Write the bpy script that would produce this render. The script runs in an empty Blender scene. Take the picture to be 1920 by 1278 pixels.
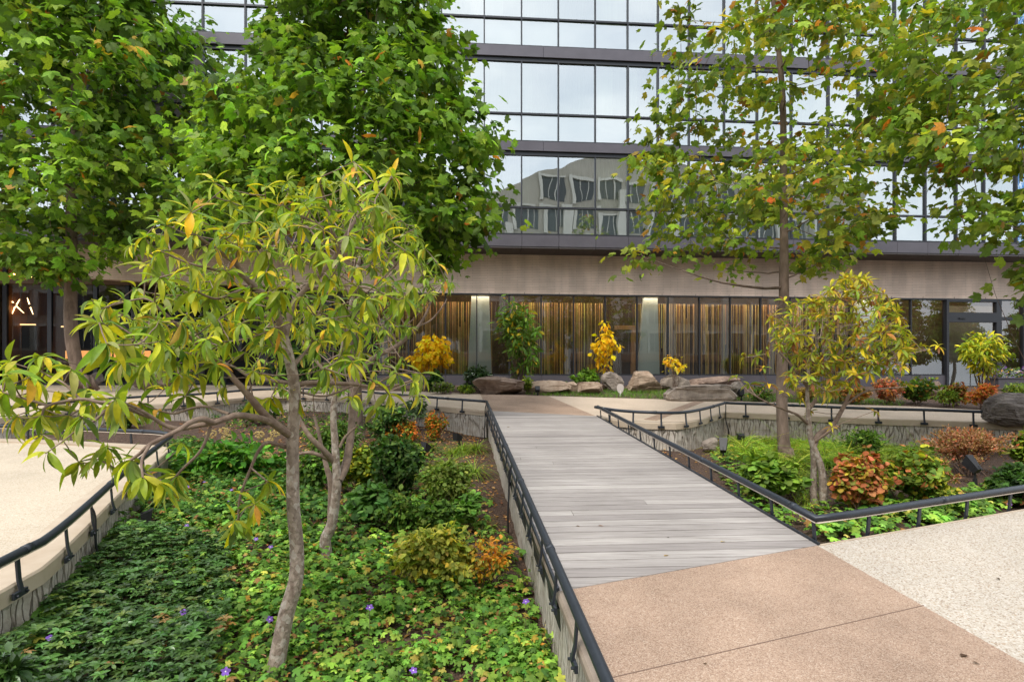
import bpy, math, random
import numpy as np
from mathutils import Vector, Matrix, geometry, noise as mnoise
rng = np.random.default_rng(11)
random.seed(5)
C = bpy.context.scene.collection
F, CX, HY, CZ, S = 1070.0, 960.0, 705.0, 1.6, 78.0/1070.0
# ------------------------------------------------------------------ terrain and measuring helpers
def zg(x, y):
    x = np.asarray(x, float); y = np.asarray(y, float)
    ym = np.interp(x, [-8, -4], [18.0, 16.4])
    return S*np.clip(y, -8, ym)
def z1(x, y): return float(zg(x, y))
def P(px, py, Y): return np.array([(px-CX)/F*Y, Y, CZ+(HY-py)/F*Y])
def W(px, py, off=0.0):
    """ground point seen at a photo pixel; off = height of that ground over the sloping plaza"""
    lo, hi = 0.8, 60.0
    g = lambda Y: CZ+(HY-py)/F*Y - (z1((px-CX)/F*Y, Y)+off)
    if g(hi) > 0: hi = 24.0
    for _ in range(60):
        m = .5*(lo+hi)
        if g(m) > 0: lo = m
        else: hi = m
    return P(px, py, .5*(lo+hi))
# ------------------------------------------------------------------ scene objects
BASE = {}
def thing(name, label, cat, loc=(0, 0, 0), group=None, rot=0.0):
    o = bpy.data.objects.new(name, None); C.objects.link(o)
    o.location = loc; o.rotation_euler[2] = rot; o.empty_display_size = .2
    o['label'] = label; o['category'] = cat
    if group: o['group'] = group
    BASE[o.name] = np.array(loc, float) if rot == 0 else np.zeros(3)
    return o
def tag(o, label=None, cat=None, group=None, kind=None):
    if label: o['label'] = label
    if cat: o['category'] = cat
    if group: o['group'] = group
    if kind: o['kind'] = kind
    return o
def mesh(name, V, faces, mat, parent=None, col=None, smooth=False, uv=None):
    """V (n,3); faces: list of (m,k) int arrays; col (n,3) per vertex"""
    V = np.asarray(V, float)
    base = np.zeros(3)
    if parent is not None: base = BASE.get(parent.name, np.zeros(3))
    V = V-base
    fl = [np.asarray(f, int) for f in (faces if isinstance(faces, list) else [faces]) if len(f)]
    me = bpy.data.meshes.new(name)
    loops = np.concatenate([f.ravel() for f in fl]); tot = np.concatenate([np.full(len(f), f.shape[1]) for f in fl])
    start = np.concatenate([[0], np.cumsum(tot)[:-1]])
    me.vertices.add(len(V)); me.vertices.foreach_set('co', V.ravel().astype(np.float32))
    me.loops.add(len(loops)); me.loops.foreach_set('vertex_index', loops.astype(np.int32))
    me.polygons.add(len(tot)); me.polygons.foreach_set('loop_start', start.astype(np.int32)); me.polygons.foreach_set('loop_total', tot.astype(np.int32))
    me.polygons.foreach_set('use_smooth', np.full(len(tot), bool(smooth)))
    if col is not None:
        a = me.color_attributes.new('tint', 'FLOAT_COLOR', 'POINT')
        c4 = np.ones((len(V), 4), np.float32); c4[:, :3] = col; a.data.foreach_set('color', c4.ravel())
    if uv is not None:
        u = me.uv_layers.new(name='UVMap'); u.data.foreach_set('uv', np.asarray(uv, np.float32)[loops].ravel())
    me.update(calc_edges=True); me.validate()
    me.materials.append(mat)
    o = bpy.data.objects.new(name, me); C.objects.link(o)
    if parent is not None:
        o.parent = parent; BASE[o.name] = base
    return o
class MB:
    """collects boxes, prisms and tubes into one mesh"""
    def __init__(s): s.V = []; s.F3 = []; s.F4 = []; s.c = []; s.n = 0
    def add(s, V, f4=None, f3=None, col=(1, 1, 1)):
        V = np.asarray(V, float)
        if f4 is not None and len(f4): s.F4.append(np.asarray(f4, int)+s.n)
        if f3 is not None and len(f3): s.F3.append(np.asarray(f3, int)+s.n)
        s.V.append(V); c = np.asarray(col, float)
        s.c.append(np.tile(c, (len(V), 1)) if c.ndim == 1 else c); s.n += len(V)
    def hexa(s, p, col=(1, 1, 1)):   # 8 corners: bottom 0-3 ccw, top 4-7
        s.add(p, [[3, 2, 1, 0], [4, 5, 6, 7], [0, 1, 5, 4], [1, 2, 6, 5], [2, 3, 7, 6], [3, 0, 4, 7]], col=col)
    def box(s, x0, x1, y0, y1, z0, z1_, col=(1, 1, 1)):
        s.hexa([[x0, y0, z0], [x1, y0, z0], [x1, y1, z0], [x0, y1, z0], [x0, y0, z1_], [x1, y0, z1_], [x1, y1, z1_], [x0, y1, z1_]], col)
    def tube(s, pts, r, n=8, col=(1, 1, 1), caps=True):
        pts = np.asarray(pts, float); m = len(pts); r = np.broadcast_to(np.asarray(r, float), (m,))
        t = np.gradient(pts, axis=0); t /= np.linalg.norm(t, axis=1)[:, None]+1e-9
        u = np.cross(t[0], [0, 0, 1.]);
        if np.linalg.norm(u) < .1: u = np.cross(t[0], [1., 0, 0])
        u /= np.linalg.norm(u); V = []; a = np.arange(n)*2*np.pi/n
        for i in range(m):
            u = u-t[i]*np.dot(u, t[i]); u /= np.linalg.norm(u)+1e-9; v = np.cross(t[i], u)
            V.append(pts[i]+r[i]*(np.cos(a)[:, None]*u+np.sin(a)[:, None]*v))
        V = np.concatenate(V); i, j = np.meshgrid(np.arange(m-1), np.arange(n), indexing='ij')
        q = np.stack([i*n+j, i*n+(j+1) % n, (i+1)*n+(j+1) % n, (i+1)*n+j], -1).reshape(-1, 4)
        f3 = None
        if caps:
            V = np.concatenate([V, pts[:1], pts[-1:]]); k = np.arange(n)
            f3 = np.concatenate([np.stack([np.full(n, m*n), (k+1) % n, k], -1), np.stack([np.full(n, m*n+1), (m-1)*n+k, (m-1)*n+(k+1) % n], -1)])
        s.add(V, q, f3, col)
    def bar(s, a, b, side, w, d, col=(1, 1, 1)):   # flat bar a->b; width w along side, thickness d across
        a = np.asarray(a, float); b = np.asarray(b, float); t = b-a; sd = np.asarray(side, float); sd = sd/np.linalg.norm(sd)
        q = np.cross(t, sd); q /= np.linalg.norm(q)+1e-9
        c = [(-1, -1), (1, -1), (1, 1), (-1, 1)]
        s.hexa([a+sd*w/2*i+q*d/2*j for i, j in c]+[b+sd*w/2*i+q*d/2*j for i, j in c], col)
    def build(s, name, mat, parent=None, smooth=False, tint=False):
        fs = []
        if s.F4: fs.append(np.concatenate(s.F4))
        if s.F3: fs.append(np.concatenate(s.F3))
        return mesh(name, np.concatenate(s.V), fs, mat, parent, np.concatenate(s.c) if tint else None, smooth)
def spline(pts, per=6):
    """Catmull-Rom through points (any columns)"""
    p = np.asarray(pts, float)
    if len(p) < 3: return np.linspace(p[0], p[-1], per+1)
    q = np.concatenate([[2*p[0]-p[1]], p, [2*p[-1]-p[-2]]]); out = []
    for i in range(1, len(q)-2):
        for t in np.arange(per)/per:
            a, b, c, d = q[i-1:i+3]
            out.append(.5*(2*b+(c-a)*t+(2*a-5*b+4*c-d)*t*t+(3*b-a-3*c+d)*t**3))
    out.append(p[-1]); return np.array(out)
def resample(p, step):
    p = np.asarray(p, float); d = np.concatenate([[0], np.cumsum(np.linalg.norm(np.diff(p, axis=0), axis=1))])
    n = max(1, int(round(d[-1]/step))); s = np.linspace(0, d[-1], n+1)
    return np.stack([np.interp(s, d, p[:, k]) for k in range(p.shape[1])], -1)
def inpoly(x, y, poly):
    poly = np.asarray(poly, float); r = np.zeros(len(x), bool); j = len(poly)-1
    for i in range(len(poly)):
        xi, yi = poly[i]; xj, yj = poly[j]
        c = ((yi > y) != (yj > y)) & (x < (xj-xi)*(y-yi)/(yj-yi+1e-12)+xi); r ^= c; j = i
    return r
def samp(poly, n):
    poly = np.asarray(poly, float); lo, hi = poly.min(0), poly.max(0); out = np.zeros((0, 2))
    while len(out) < n:
        q = rng.uniform(lo, hi, (n*2, 2)); out = np.concatenate([out, q[inpoly(q[:, 0], q[:, 1], poly)]])
    return out[:n]
# ------------------------------------------------------------------ materials
def newmat(name):
    m = bpy.data.materials.new(name); m.use_nodes = True; nt = m.node_tree
    for n in list(nt.nodes): nt.nodes.remove(n)
    return m, nt
class N:
    def __init__(s, nt): s.nt = nt
    def __call__(s, typ, ins=None, **kw):
        n = s.nt.nodes.new(typ)
        for k, v in kw.items(): setattr(n, k, v)
        for k, v in (ins or {}).items():
            if isinstance(v, bpy.types.NodeSocket): s.nt.links.new(v, n.inputs[k])
            else: n.inputs[k].default_value = v
        return n
    def ramp(s, fac, stops, interp='LINEAR'):
        n = s.nt.nodes.new('ShaderNodeValToRGB'); s.nt.links.new(fac, n.inputs[0]); cr = n.color_ramp; cr.interpolation = interp
        while len(cr.elements) < len(stops): cr.elements.new(.5)
        for e, (p, c) in zip(cr.elements, stops): e.position = p; e.color = (*c, 1)
        return n.outputs[0]
    def mix(s, fac, a, b, blend='MIX'):
        n = s.nt.nodes.new('ShaderNodeMix'); n.data_type = 'RGBA'; n.blend_type = blend
        for k, v in ((0, fac), (6, a), (7, b)):
            if isinstance(v, bpy.types.NodeSocket): s.nt.links.new(v, n.inputs[k])
            else: n.inputs[k].default_value = v if k == 0 else ((*v, 1) if len(v) == 3 else v)
        return n.outputs[2]
    def out(s, sh): s.nt.links.new(sh, s.nt.nodes.new('ShaderNodeOutputMaterial').inputs[0])
def surf(name, c1, c2, scale=8, rough=.7, bump=.2, bscale=None, detail=6, metal=0, tint=False, stretch=None, spec=.4, dist=.01, speck=None):
    m, nt = newmat(name); n = N(nt)
    tc = n('ShaderNodeTexCoord').outputs['Object']
    if stretch: tc = n('ShaderNodeMapping', {0: tc, 3: stretch}).outputs[0]
    nz = n('ShaderNodeTexNoise', {'Vector': tc, 'Scale': scale, 'Detail': detail, 'Roughness': .65}).outputs[0]
    col = n.ramp(nz, [(.3, c1), (.7, c2)])
    if speck:
        sc, cs, amt = speck
        vz = n('ShaderNodeTexVoronoi', {'Vector': tc, 'Scale': sc})
        g = n('ShaderNodeSeparateColor', {0: vz.outputs['Color']}).outputs[0]
        col = n.mix(amt, col, n.ramp(g, cs, 'CONSTANT'))
    if tint:
        at = n('ShaderNodeAttribute', attribute_name='tint').outputs['Color']; col = n.mix(1.0, col, at, 'MULTIPLY')
    bz = n('ShaderNodeTexNoise', {'Vector': tc, 'Scale': bscale or scale*4, 'Detail': 5}).outputs[0]
    bp = n('ShaderNodeBump', {'Strength': bump, 'Distance': dist, 'Height': bz}).outputs[0]
    b = n('ShaderNodeBsdfPrincipled', {'Base Color': col, 'Roughness': rough, 'Metallic': metal, 'Normal': bp, 'Specular IOR Level': spec})
    n.out(b.outputs[0]); return m
def leafmat(name, rough=.45, trans=.3, back=None, spec=.35, scale=30):
    m, nt = newmat(name); n = N(nt)
    at = n('ShaderNodeAttribute', attribute_name='tint').outputs['Color']
    tc = n('ShaderNodeTexCoord').outputs['Object']
    nz = n('ShaderNodeTexNoise', {'Vector': tc, 'Scale': scale, 'Detail': 4}).outputs[0]
    col = n.mix(1.0, at, n.ramp(nz, [(.3, (.72, .74, .7)), (.7, (1.25, 1.22, 1.15))]), 'MULTIPLY')
    front = col
    if back:
        bf = n('ShaderNodeNewGeometry').outputs['Backfacing']
        front = n.mix(bf, col, n.mix(.4, col, back))
    b = n('ShaderNodeBsdfPrincipled', {'Base Color': front, 'Roughness': rough, 'Specular IOR Level': spec}).outputs[0]
    t = n('ShaderNodeBsdfTranslucent', {'Color': n.mix(1.0, col, (1.25, 1.3, .6), 'MULTIPLY')}).outputs[0]
    n.out(n('ShaderNodeMixShader', {0: trans, 1: b, 2: t}).outputs[0]); return m
def plain(name, col, rough=.5, metal=0, emit=None, estr=0, spec=.5):
    m, nt = newmat(name); n = N(nt)
    d = {'Base Color': (*col, 1), 'Roughness': rough, 'Metallic': metal, 'Specular IOR Level': spec}
    if emit: d['Emission Color'] = (*emit, 1); d['Emission Strength'] = estr
    n.out(n('ShaderNodeBsdfPrincipled', d).outputs[0]); return m
def glassmat(name, refl, tint, rc=(.93, .97, 1), bump=.0, bs=.6):
    m, nt = newmat(name); n = N(nt)
    tc = n('ShaderNodeTexCoord').outputs['Object']
    nz = n('ShaderNodeTexNoise', {'Vector': tc, 'Scale': bs, 'Detail': 1}).outputs[0]
    bp = n('ShaderNodeBump', {'Strength': 1.0, 'Distance': bump, 'Height': nz}).outputs[0]
    g = n('ShaderNodeBsdfGlossy', {'Color': (*rc, 1), 'Roughness': .0, 'Normal': bp}).outputs[0]
    t = n('ShaderNodeBsdfTransparent', {'Color': (*tint, 1)}).outputs[0]
    lw = n('ShaderNodeFresnel', {'IOR': 1.5}).outputs[0]
    fac = n('ShaderNodeMath', {0: lw, 1: refl}, operation='ADD', use_clamp=True).outputs[0]
    n.out(n('ShaderNodeMixShader', {0: fac, 1: t, 2: g}).outputs[0]); return m

M = {}
M['steel'] = surf('dark_steel', (.028, .033, .043), (.036, .042, .053), 30, .42, .05, 300, metal=.25)
M['black'] = surf('black_plastic', (.012, .012, .014), (.02, .02, .022), 20, .5, .05)
M['strip'] = plain('pale_strip', (.72, .62, .52), .5)
M['cap'] = surf('coping_concrete', (.40, .31, .22), (.52, .43, .33), 2.2, .8, .12, 60)
M['cap_dark'] = surf('weathered_coping', (.20, .155, .115), (.31, .25, .195), 5, .85, .3, 60)
M['soil'] = surf('mulch', (.035, .02, .013), (.13, .08, .055), 26, .95, 1.0, 60, dist=.03, speck=(70, [(0, (.05, .03, .02)), (.5, (.12, .07, .05)), (.8, (.2, .13, .09))], .5))
M['asphalt'] = surf('asphalt', (.09, .09, .09), (.13, .13, .125), 3, .9, .2)
M['rock_tan'] = surf('rock_tan', (.22, .145, .095), (.48, .37, .275), 2.6, .85, .6, 14, dist=.03)
M['rock_gray'] = surf('rock_gray', (.13, .105, .085), (.40, .335, .28), 3.0, .85, .7, 14, dist=.03)
M['rock_brown'] = surf('rock_brown', (.10, .065, .048), (.36, .26, .20), 2.6, .85, .7, 12, dist=.03)
M['rock_dark'] = surf('rock_dark', (.07, .055, .05), (.24, .2, .175), 3.0, .85, .8, 12, dist=.03, stretch=(1, 1, 3))
M['bark'] = surf('sycamore_bark', (.10, .07, .052), (.24, .175, .135), 9, .9, .7, 30, stretch=(1, 1, .35), dist=.02)
M['bark_mag'] = surf('magnolia_bark', (.15, .105, .08), (.46, .38, .31), 26, .9, .9, 60, stretch=(1, 1, .7), dist=.012, speck=(38, [(0, (.18, .13, .10)), (.45, (.36, .29, .235)), (.8, (.52, .47, .41))], .45))
M['twig'] = surf('twig_bark', (.15, .10, .075), (.29, .215, .165), 20, .85, .3)
M['stem'] = surf('shrub_stem', (.09, .055, .04), (.19, .12, .085), 20, .85, .2)
M['leaf'] = leafmat('plane_leaf', .55, .38, back=(.27, .36, .14), spec=.2)
M['leaf_mag'] = leafmat('magnolia_leaf', .45, .36, back=(.36, .44, .12), spec=.25, scale=18)
M['leaf_soft'] = leafmat('shrub_leaf', .58, .32, spec=.2)
M['leaf_ground'] = leafmat('ground_leaf', .6, .3, spec=.2)
M['leaf_dark'] = leafmat('glossy_leaf', .33, .15, spec=.5)
M['grass'] = leafmat('grass_blade', .5, .35)
M['petal'] = leafmat('petal', .5, .3)

def mat_wood():
    m, nt = newmat('weathered_deck'); n = N(nt)
    tc = n('ShaderNodeTexCoord').outputs['Object']
    at = n('ShaderNodeAttribute', attribute_name='tint').outputs['Color']
    off = n('ShaderNodeVectorMath', {0: tc, 1: n('ShaderNodeVectorMath', {0: at, 1: (40, 0, 17)}, operation='MULTIPLY').outputs[0]}, operation='ADD').outputs[0]
    mp = n('ShaderNodeMapping', {0: off, 2: (0, 0, -.09), 3: (1.1, 26, 26)}).outputs[0]
    nz = n('ShaderNodeTexNoise', {'Vector': mp, 'Scale': 1.6, 'Detail': 8, 'Roughness': .7, 'Distortion': .8}).outputs[0]
    big = n('ShaderNodeTexNoise', {'Vector': tc, 'Scale': 1.2, 'Detail': 3}).outputs[0]
    col = n.ramp(nz, [(.28, (.19, .172, .155)), (.5, (.325, .30, .277)), (.72, (.43, .40, .375))])
    col = n.mix(1.0, col, n.ramp(big, [(.3, (.86, .85, .85)), (.7, (1.08, 1.07, 1.07))]), 'MULTIPLY')
    sv = n('ShaderNodeSeparateColor', {0: at}).outputs[1]
    col = n.mix(1.0, col, n.ramp(sv, [(0, (.74, .72, .73)), (1, (1.2, 1.2, 1.2))]), 'MULTIPLY')
    bp = n('ShaderNodeBump', {'Strength': .5, 'Distance': .004, 'Height': nz}).outputs[0]
    n.out(n('ShaderNodeBsdfPrincipled', {'Base Color': col, 'Roughness': .75, 'Normal': bp}).outputs[0]); return m
M['deck'] = mat_wood()
def mat_paving(name, base, dark, cells, amt, stain, bump=.4, scale=130, joint=None):
    m, nt = newmat(name); n = N(nt)
    tc = n('ShaderNodeTexCoord').outputs['Object']
    v = n('ShaderNodeTexVoronoi', {'Vector': tc, 'Scale': scale, 'Randomness': 1.0})
    g = n('ShaderNodeSeparateColor', {0: v.outputs['Color']}).outputs[0]
    peb = n.ramp(g, cells, 'CONSTANT')
    nz = n('ShaderNodeTexNoise', {'Vector': tc, 'Scale': 1.3, 'Detail': 7, 'Roughness': .6}).outputs[0]
    fz = n('ShaderNodeTexNoise', {'Vector': tc, 'Scale': 45, 'Detail': 3, 'Roughness': .7}).outputs[0]
    col = n.mix(amt, n.mix(n.ramp(fz, [(.35, (0, 0, 0)), (.65, (1, 1, 1))]), dark, base), peb)
    col = n.mix(1.0, col, n.ramp(nz, [(.32, stain), (.62, (1.06, 1.05, 1.04))]), 'MULTIPLY')
    h = n('ShaderNodeMath', {0: v.outputs['Distance'], 1: 1.0}, operation='MULTIPLY').outputs[0]
    bp = n('ShaderNodeBump', {'Strength': bump, 'Distance': .006, 'Height': h}).outputs[0]
    n.out(n('ShaderNodeBsdfPrincipled', {'Base Color': col, 'Roughness': .85, 'Normal': bp, 'Specular IOR Level': .25}).outputs[0]); return m
M['tan'] = mat_paving('tan_aggregate', (.385, .27, .195), (.29, .195, .14), [(0, (.22, .145, .10)), (.3, (.37, .26, .19)), (.65, (.45, .335, .25)), (.92, (.56, .46, .37))], .6, (.75, .735, .725), bump=.25, scale=210)
M['cream'] = mat_paving('cream_aggregate', (.43, .375, .31), (.35, .295, .23), [(0, (.22, .165, .12)), (.12, (.43, .38, .315)), (.6, (.52, .475, .415)), (.88, (.36, .27, .19)), (.95, (.60, .57, .53))], .7, (.93, .925, .92), scale=120)
M['cream_far'] = mat_paving('cream_paving', (.53, .425, .325), (.46, .365, .275), [(0, (.42, .33, .245)), (.3, (.53, .435, .34)), (.8, (.60, .52, .43))], .4, (.90, .89, .88), scale=90)
M['cream_left'] = mat_paving('cream_sand_paving', (.52, .44, .34), (.45, .375, .28), [(0, (.38, .30, .215)), (.2, (.53, .45, .35)), (.8, (.60, .54, .45))], .55, (.90, .89, .875), scale=100)
def mat_groove():
    m, nt = newmat('grooved_concrete'); n = N(nt)
    uv = n('ShaderNodeTexCoord').outputs['UV']
    dn = n('ShaderNodeTexNoise', {'Vector': n('ShaderNodeMapping', {0: uv, 3: (3, 5, 1)}).outputs[0], 'Scale': 1.0, 'Detail': 3})
    dv = n('ShaderNodeVectorMath', {0: dn.outputs['Color'], 1: (.09, .0, 0)}, operation='MULTIPLY').outputs[0]
    u2 = n('ShaderNodeVectorMath', {0: uv, 1: dv}, operation='ADD').outputs[0]
    mp = n('ShaderNodeMapping', {0: u2, 3: (15, 1.6, 1)}).outputs[0]
    v = n('ShaderNodeTexVoronoi', {'Vector': mp, 'Scale': 1.0, 'Randomness': .85}, feature='DISTANCE_TO_EDGE', voronoi_dimensions='2D')
    ln = n.ramp(v.outputs['Distance'], [(.0, (.15, .15, .15)), (.03, (.5, .5, .5)), (.075, (1, 1, 1))])
    tc = n('ShaderNodeTexCoord').outputs['Object']
    nz = n('ShaderNodeTexNoise', {'Vector': tc, 'Scale': 6, 'Detail': 7, 'Roughness': .7}).outputs[0]
    col = n.ramp(nz, [(.28, (.30, .245, .19)), (.5, (.45, .40, .34)), (.72, (.56, .52, .46))])
    col = n.mix(ln, (.22, .175, .13), col)
    bp = n('ShaderNodeBump', {'Strength': .9, 'Distance': .03, 'Height': ln}).outputs[0]
    b2 = n('ShaderNodeBump', {'Strength': .5, 'Distance': .01, 'Height': n('ShaderNodeTexNoise', {'Vector': tc, 'Scale': 40, 'Detail': 5}).outputs[0], 'Normal': bp}).outputs[0]
    n.out(n('ShaderNodeBsdfPrincipled', {'Base Color': col, 'Roughness': .9, 'Normal': b2}).outputs[0]); return m
M['groove'] = mat_groove()
def mat_brick():
    m, nt = newmat('long_brick'); n = N(nt)
    tc = n('ShaderNodeTexCoord').outputs['Object']
    sep = n('ShaderNodeSeparateXYZ', {0: tc})
    v = n('ShaderNodeCombineXYZ', {0: sep.outputs[0], 1: sep.outputs[2]}).outputs[0]
    b = n('ShaderNodeTexBrick', {'Vector': v, 'Color1': (.74, .60, .50, 1), 'Color2': (.68, .54, .44, 1), 'Mortar': (.50, .39, .32, 1), 'Scale': 1.0, 'Mortar Size': .006, 'Brick Width': .55, 'Row Height': .062, 'Bias': 0.0})
    nz = n('ShaderNodeTexNoise', {'Vector': n('ShaderNodeMapping', {0: v, 3: (1.6, .5, 1)}).outputs[0], 'Scale': 1.0, 'Detail': 5}).outputs[0]
    col = n.mix(1.0, b.outputs[0], n.ramp(nz, [(.35, (.82, .81, .80)), (.65, (1.12, 1.10, 1.08))]), 'MULTIPLY')
    bp = n('ShaderNodeBump', {'Strength': .5, 'Distance': .006, 'Height': b.outputs['Fac']}, invert=True).outputs[0]
    n.out(n('ShaderNodeBsdfPrincipled', {'Base Color': col, 'Roughness': .8, 'Normal': bp}).outputs[0]); return m
M['brick'] = mat_brick()
M['fascia'] = surf('fascia_metal', (.085, .078, .09), (.108, .10, .114), 1.5, .4, .02, metal=.3)
M['soffit'] = surf('soffit_metal', (.05, .042, .042), (.07, .06, .058), 3, .5, .02)
M['frame'] = plain('window_frame', (.03, .032, .038), .4, .3)
M['glass'] = glassmat('coated_glass', .43, (.76, .85, .84), rc=(.87, .92, .92), bump=.0045, bs=.9)
M['glass_low'] = glassmat('shop_glass', .10, (.92, .95, .93), bump=.003, bs=.8)
M['glass_lobby'] = glassmat('lobby_glass', .02, (.75, .75, .75))
M['blind'] = surf('window_blind', (.85, .85, .85), (1, 1, 1), 1.0, .8, .3, 4, tint=True, stretch=(6, 1, .2), dist=.03)
M['spandrel'] = surf('spandrel_panel', (.56, .61, .58), (.64, .68, .64), .6, .6, .02)
M['slat'] = surf('timber_slat', (.7, .7, .7), (1.15, 1.1, 1.05), 9, .55, .2, tint=True, stretch=(3, 3, .3))
M['mint'] = plain('mint_column_paint', (.80, .90, .84), .6)
M['room'] = surf('room_wall', (.10, .065, .042), (.15, .10, .065), 2, .8, .05)
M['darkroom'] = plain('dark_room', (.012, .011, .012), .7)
M['orangewood'] = surf('orange_wood', (.50, .24, .08), (.66, .34, .13), 6, .5, .1, stretch=(4, 4, .4))
M['lobbywood'] = surf('lobby_wood', (.26, .10, .035), (.42, .18, .065), 9, .5, .15, stretch=(5, 5, .25))
M['bulb'] = plain('lit_bulb', (1, .8, .5), .4, emit=(1, .66, .3), estr=4)
M['glow'] = plain('lit_counter_strip', (1, .6, .25), .4, emit=(1, .42, .12), estr=.75)
M['glowline'] = plain('lit_shelf_line', (1, .7, .35), .4, emit=(1, .6, .25), estr=1.6)
M['brass'] = plain('dark_brass', (.18, .11, .04), .35, .8)
M['white'] = plain('white_paint', (.78, .76, .73), .5)

# ------------------------------------------------------------------ leaf shapes (axis +y, face +z)
def fan_leaf(rad, ang, cup=.12, c=(0, .32)):
    n = len(rad); x = np.sin(ang)*rad+c[0]; y = np.cos(ang)*rad+c[1]
    z = -cup*(x*x+(y-.3)**2)*1.6
    V = np.concatenate([[[c[0], c[1], 0.03]], np.stack([x, y, z], -1)]); k = np.arange(n)
    return V, np.stack([np.zeros(n, int), 1+(k+1) % n, 1+k], -1)
_a = np.radians([0, 18, 30, 42, 62, 80, 100, 128, 160])
_r = np.array([.68, .48, .34, .46, .62, .42, .44, .38, .30])
PLANE = fan_leaf(np.concatenate([_r, [.20], _r[:0:-1]]), np.concatenate([_a, [np.pi], 2*np.pi-_a[:0:-1]]), .22)
_t = np.linspace(0, 2*np.pi, 22, endpoint=False)
GERAN = fan_leaf(.19+.34*np.abs(np.cos(2.5*_t))**.8+.05*(np.arange(22) % 2), _t, .35, (0, .35))
ROUND = fan_leaf(np.array([.62, .52, .48, .5, .5, .42, .28, .42, .5, .5, .48, .52]), np.linspace(0, 2*np.pi, 12, endpoint=False), .25, (0, .42))
def blade(nseg, w, droop, fold, tip=.02, peak=.5):
    t = np.linspace(0, 1, nseg+1); ww = w*np.sin(np.pi*t**(np.log(.5)/np.log(peak)))**.8; ww[0] = w*.08; ww[-1] = tip*w
    V = []; 
    for i, ti in enumerate(t):
        y = ti*(1-.25*abs(droop)*ti); z = -droop*ti*ti
        V += [[-ww[i], y, z+fold*ww[i]], [0, y, z], [ww[i], y, z+fold*ww[i]]]
    f = []
    for i in range(nseg):
        a = i*3; f += [[a, a+1, a+4, a+3], [a+1, a+2, a+5, a+4]]
    return np.array(V), np.array(f)
MAGN = blade(6, .118, .42, .4)
MAGN2 = blade(4, .13, .35, .35)
LANCE = blade(3, .2, .2, .3)
OVAL = blade(3, .3, .2, .25)
def strip(nseg, w, droop):
    t = np.linspace(0, 1, nseg+1); V = []
    for ti in t:
        q = w*(1-ti)**.7+1e-4; V += [[-q, ti*(1-.35*droop*ti), -droop*ti*ti*.9], [q, ti*(1-.35*droop*ti), -droop*ti*ti*.9]]
    i = np.arange(nseg)*2
    return np.array(V), np.stack([i, i+1, i+3, i+2], -1)
BLADE = strip(4, .016, 1.25)
TURF = strip(2, .04, .35)
def unit(v): return v/(np.linalg.norm(v, axis=-1, keepdims=True)+1e-9)
def place(T, pos, axis, normal, scale, col, jit=.12):
    V, f = T; n = len(pos); axis = unit(np.asarray(axis, float)); normal = np.asarray(normal, float)
    x = unit(np.cross(axis, normal)); z = np.cross(x, axis)
    R = np.stack([x, axis, z], -1)           # columns
    sc = np.broadcast_to(np.asarray(scale, float), (n,))
    # small individual bends so that no two leaves are alike
    b = rng.uniform(.5, 1.6, (n, 1)); wv = rng.uniform(.8, 1.2, (n, 1)); tw = rng.normal(0, .15, (n, 1))
    L = np.repeat(V[None], n, 0).copy(); L[..., 2] = L[..., 2]*b+tw*L[..., 0]; L[..., 0] *= wv
    O = np.einsum('nij,nvj->nvi', R, L)*sc[:, None, None]+pos[:, None]
    cc = np.repeat(col[:, None], len(V), 1)
    ff = (f[None]+(np.arange(n)*len(V))[:, None, None]).reshape(-1, f.shape[1])
    return O.reshape(-1, 3), ff, cc.reshape(-1, 3)
def palette(n, items, jit=.18):
    w = np.array([i[1] for i in items], float); c = np.array([i[0] for i in items])
    k = rng.choice(len(items), n, p=w/w.sum())
    c = c*np.array([1.42, 1.28, .92])
    b = np.exp(rng.normal(0, jit, (n, 1))); h = np.exp(rng.normal(0, jit*.4, (n, 3)))
    return np.clip(c[k]*b*h, 0, .95)
class LB:
    def __init__(s): s.V = []; s.F = {}; s.c = []; s.n = 0
    def add(s, r):
        V, f, c = r; s.V.append(V); s.F.setdefault(f.shape[1], []).append(f+s.n); s.c.append(c); s.n += len(V)
    def build(s, name, mat, parent=None):
        return mesh(name, np.concatenate(s.V), [np.concatenate(v) for v in s.F.values()], mat, parent, np.concatenate(s.c), True)
GREEN = [((.085, .175, .022), 5), ((.13, .26, .03), 4), ((.05, .11, .02), 2.5), ((.20, .32, .04), 2.0), ((.28, .19, .03), .15), ((.36, .13, .025), .12)]
MIXED = [((.09, .165, .024), 4), ((.15, .235, .032), 5), ((.23, .285, .035), 3.4), ((.34, .30, .04), 1.0), ((.36, .18, .03), .4), ((.40, .11, .025), .16), ((.20, .11, .03), .3)]
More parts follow.
